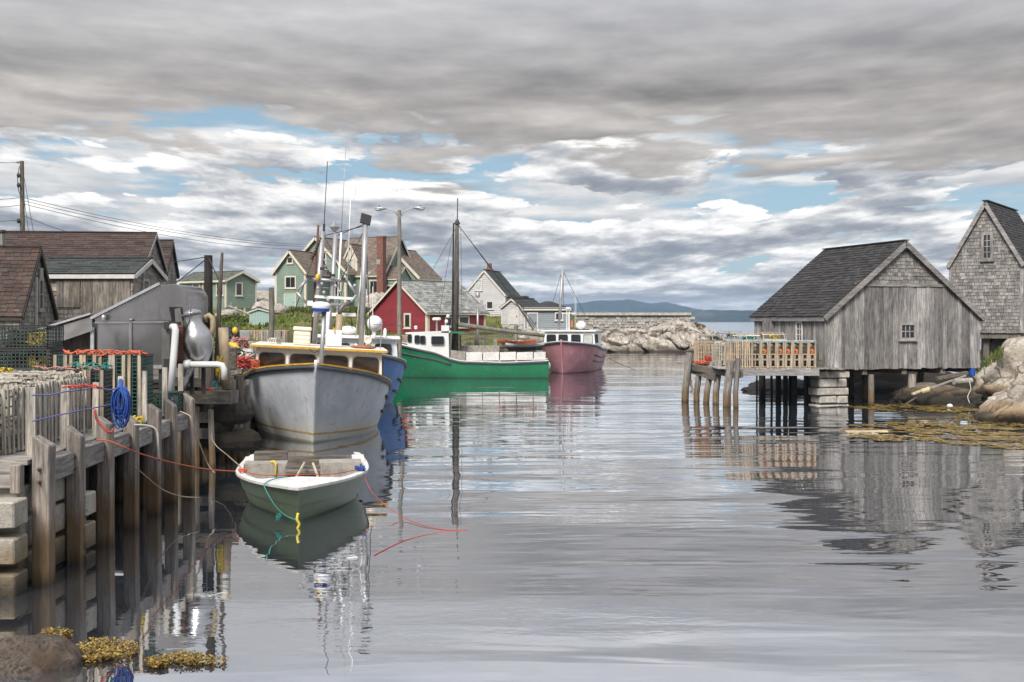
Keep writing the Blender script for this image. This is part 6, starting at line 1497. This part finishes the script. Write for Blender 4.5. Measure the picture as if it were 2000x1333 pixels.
tag(MB().tube([P(530, 562, 40), P(531, 620, 40), P(530, 690, 40)], [.09, .10, .11], 9).build('mooring_post', 'lamp_pole', None, 40), 'grey timber post standing left of the boat gantry', 'post')

# wharf clutter
def heap(u, v, Y, s, n, mat, label, seed, r=.016): return tag(tangle(P(u, v, Y), s, n, seed, r).build('rope_heap', mat), label, 'rope')
heap(470, 708, 26.2, (.25, .3, .14), 30, 'red_rope', 'big heap of red rope at the wharf edge by the grey boat', 51)
heap(490, 712, 27.5, (.22, .3, .12), 22, 'orange_rope', 'heap of orange rope touching the grey boat wheelhouse', 52)
heap(455, 690, 27.5, (.3, .3, .12), 22, 'net', 'dark fishing net bundled on the wharf', 53)
heap(478, 690, 28.5, (.28, .3, .10), 16, 'pale_rope', 'pale rope coiled above the red heap on the wharf', 54)
heap(428, 716, 22.4, (.07, .1, .22), 14, 'yellow_rope', 'tangle of tan twine hanging beside the thick hose', 55, .008)
heap(448, 652, 34, (.35, .4, .25), 26, 'net', 'dark tangle of gear by the yellow buoy', 56)
heap(468, 672, 30, (.25, .3, .2), 18, 'pink_rope', 'faded pink rope on the wharf below the yellow jacket', 57)
heap(415, 760, 22.0, (.1, .1, .16), 12, 'teal_rope', 'green twine hanks hanging on the old wharf pile', 58, .008)
heap(404, 760, 21.8, (.17, .17, .02), 8, 'orange_fish', 'orange lashing round the old wharf pile', 59, .014)
tag(MB().ball(P(459, 646, 30), (.075, .075, .095), 12, 8).build('buoy', 'yellow', None, True), 'round yellow buoy on top of the wharf gear', 'buoy')
tag(MB().tube([P(449, 672, 28), P(458, 676, 27.9), P(464, 684, 27.9), P(467, 690, 27.9)], [.05, .085, .075, .04], 10).build('oilskin', 'yellow', None, True), 'bright yellow oilskin slung over the wharf gear', 'oilskin')
tag(MB().tube([P(447, 677, 28.1), P(455, 684, 28.), P(461, 692, 28.)], [.07, .10, .06], 10).build('oilskin', 'black_metal', None, True), 'black oilskin bundled under the yellow one', 'oilskin')
tag(MB().tube([P(470, 688 + i * 2.2 , 27) + Vector((.05 * math.sin(i), .05 * math.cos(i), 0)) for i in range(16)], .018, 5).build('striped_hose', 'pale_rope', None, True), 'twisted pale hose hanging above the red rope heap', 'hose')
for i, (u, v, Y, s, m_) in enumerate(((478, 680, 31, (.5, .5, .35), 'worn_board'), (490, 684, 33, (.9, .6, .5), 'plywood'), (470, 655, 36, (.6, .5, .3), 'galv'), (440, 700, 25, (.5, .4, .5), 'old_timber_x'))):
    tag(MB().box(P(u, v, Y), s, rz=.2).build('fish_box', m_, bevel=.02), ['worn grey fish box on the wharf above the rope heaps', 'brown plywood crate behind the grey fish box', 'grey metal box behind the yellow buoy', 'dark timber box beside the thick tan hose'][i], 'box')
gq = 'tan lobster traps on the village wharf'
for i in range(6):
    u = 492 + i * 13; Y = 46.5
    wood_trap('lobster_trap', ['first tan trap in the wharf row left of the cream tub', 'second tan trap in the wharf row left of the cream tub', 'third tan trap in the wharf row left of the cream tub', 'fourth tan trap in the wharf row left of the cream tub', 'fifth tan trap in the wharf row left of the cream tub', 'tan trap in the wharf row closest to the cream tub'][i], gq, (XU(u, Y), Y, ZV(672, Y)), 0, 'lath_tan' if i in (0, 1, 5) else 'lath_grey', w=.26, d=.5, h=.56, n=4, seed=400 + i)
MB()
for i in range(5):
    u = 778 + i * 11; Y = 58.9
    wood_trap('lobster_trap', ['tan trap left of the lamp post foot behind the green boat', 'second tan trap by the lamp post foot', 'third tan trap by the lamp post foot', 'fourth tan trap by the lamp post foot', 'tan trap at the red shed corner behind the green wheelhouse'][i], gq, (XU(u, Y), Y, 1.41), 0, 'lath_tan', w=.28, d=.5, h=.6, n=4, seed=420 + i)
tag(MB().box(P(520, 690, 46.5) + Vector((0, 0, .0)), (2.4, 1.2, .75)).build('wharf_shelf', 'worn_board', bevel=.02), 'grey timber shelf under the wharf trap row', 'shelf')
for i, (u, v, Y) in enumerate(((1010, 676, 58.2), (1025, 676, 58.2))):
    t = thing('dory', ['orange dory hauled out on the wharf by the green boat stern', 'white dory upturned beside the orange one'][i], 'dory', P(u, v + 6 * i, Y), R(95))
    q = MB(); q.grid([[(x * .28 * math.sin(math.pi * min(.95, max(.08, t_))) , -1.0 + 2.0 * t_, .04 + .20 * abs(x) + .1 * (2 * t_ - 1) ** 2) for x in (-1, -.6, -.2, .2, .6, 1)] for t_ in [k / 12 for k in range(13)]]); q.build('hull', ['orange', 'white_gel'][i], t, True)
    MB().box((0, 0, .16), (.4, .12, .02)).build('thwart', 'worn_board', t)

# ------------------------------------------------------------------ lamp, poles, wires
lp_ = thing('street_lamp', 'double-armed street lamp on a tall grey timber pole behind the boats', 'street lamp', (XU(780, 50.), 50., 1.0))
O = Vector(lp_.location); MB().tube([Vector((0, 0, -.2)), P(780, 560, 50) - O, P(780, 411, 50) - O], [.115, .10, .08], 10).build('pole', 'lamp_pole', lp_, 40)
for sg, u1, v1 in ((-1, 752, 408), (1, 810, 407)):
    MB().tube([P(780 + sg * 2, 424, 50) - O, P(780 + sg * 8, 415, 50) - O, P(780 + sg * 16, 410, 50) - O, P(u1, v1, 50) - O], .022, 7).build('arm', 'galv', lp_, True)
    hd_ = P(u1 - 0 + sg * 9, v1 - .5, 50) - O
    h_ = MB().ball(hd_, (.26, .10, .085), 14, 8).build('lamp_head', 'galv', lp_, True)
    MB().ball(hd_ + Vector((sg * .08, 0, -.04)), (.16, .09, .08), 12, 8).build('lens', 'curtain', h_, True); MB().lathe([(.03, 0), (.03, .05)], 8, hd_ + Vector((sg * .05, 0, .07))).build('photocell', 'black_metal', h_)
MB().box(P(780, 425, 50) - O, (.12, .12, .2)).build('bracket', 'galv', lp_)
l2 = thing('wharf_beacon', 'pale metal beacon post with lantern cage in front of the red shed', 'beacon', (XU(933, 57.5), 57.5, 1.4)); O = Vector(l2.location)
MB().tube([Vector((0, 0, 0)), P(933, 600, 57.5) - O], .055, 8).build('post', 'galv', l2, True); MB().lathe([(.05, -.1), (.12, -.05), (.12, .12), (.05, .2)], 10, P(933, 578, 57.5) - O).build('lantern', 'galv', l2, 40)
for u, v in ((926, 590), (941, 590), (926, 602), (941, 602), (946, 600)): MB().box(P(u, v, 57.5) - O, (.16, .14, .2)).build('lamp_box', 'galv', l2)
MB().bar(P(922, 596, 57.5) - O, P(946, 596, 57.5) - O, .05).build('crossarm', 'galv', l2)
up = thing('utility_pole', 'wooden utility pole with cables above the brown sheds at the far left', 'utility pole', (XU(44, 58.), 58., 2.2)); O = Vector(up.location)
MB().tube([Vector((0, 0, -.5)), P(44, 468, 58) - O, P(43, 315, 58) - O], [.15, .13, .10], 10).build('pole', 'pole_wood', up, 40)
MB().bar(P(33, 318, 58) - O, P(43, 317, 58) - O, .08).build('crossarm', 'pole_wood', up)
for v in (343, 362, 432): MB().lathe([(.05, -.12), (.09, 0), (.05, .12)], 8, P(36, v, 57.8) - O).build('insulator', 'black_metal', up)
MB().tube([P(38, 325, 57.8) - O, P(34, 345, 57.8) - O, P(36, 372, 57.8) - O, P(41, 385, 57.8) - O], .02, 5).build('drop_cable', 'cable', up)
for i, (a, b_, d) in enumerate((((44, 386, 58), (600, 478, 96), .5), ((44, 392, 58), (600, 482, 96), .5), ((44, 398, 58), (600, 487, 97), .6), ((44, 420, 58), (215, 470, 60), .2), ((46, 340, 58), (68, 468, 50), .0), ((46, 380, 58), (58, 468, 52), .0), ((0 - 60, 313, 58), (40, 318, 58), .05), ((-60, 386, 58), (42, 386, 58), .1), ((-60, 398, 58), (42, 400, 58), .15), ((-60, 432, 58), (42, 430, 58), .05))):
    rope('overhead_wire', sag(P(*a), P(*b_), d), .014, 'cable', ['topmost overhead wire running right to the green house', 'second overhead wire running right to the green house', 'third overhead wire running right to the green house', 'service wire dropping to the long brown roof', 'outer guy wire of the utility pole', 'inner guy wire of the utility pole', 'highest wire leaving the picture left of the utility pole', 'second wire left of the utility pole', 'third wire left of the utility pole, sagging', 'lowest wire left of the utility pole'][i], 'wire', 4)
sp3 = thing('stove_pipe', 'dark stove pipe with cap above the brown roof at the left edge', 'stove pipe', P(4, 475, 33)); 
MB().lathe([(.08, -.9), (.08, .28), (.07, .3)], 10).build('pipe', 'steel_dark', sp3, 40); MB().lathe([(.12, .3), (.13, .34), (.10, .38)], 10).build('cap', 'black_metal', sp3, 40)

# ------------------------------------------------------------------ haze
m, g = newmat('haze_air')
pv = g.n('ShaderNodeVolumePrincipled', {'Color': c4((.52, .73, 1.0)), 'Density': 2.2e-4, 'Anisotropy': .2})
g.link(pv.outputs[0], g.n('ShaderNodeOutputMaterial').inputs['Volume'])
hzb = MB().box((0, 1700, 28), (9200, 3560, 66)).build('haze', 'haze_air'); tag(hzb, 'pale sea haze lying over the whole harbour and bay', 'haze', kind='stuff')
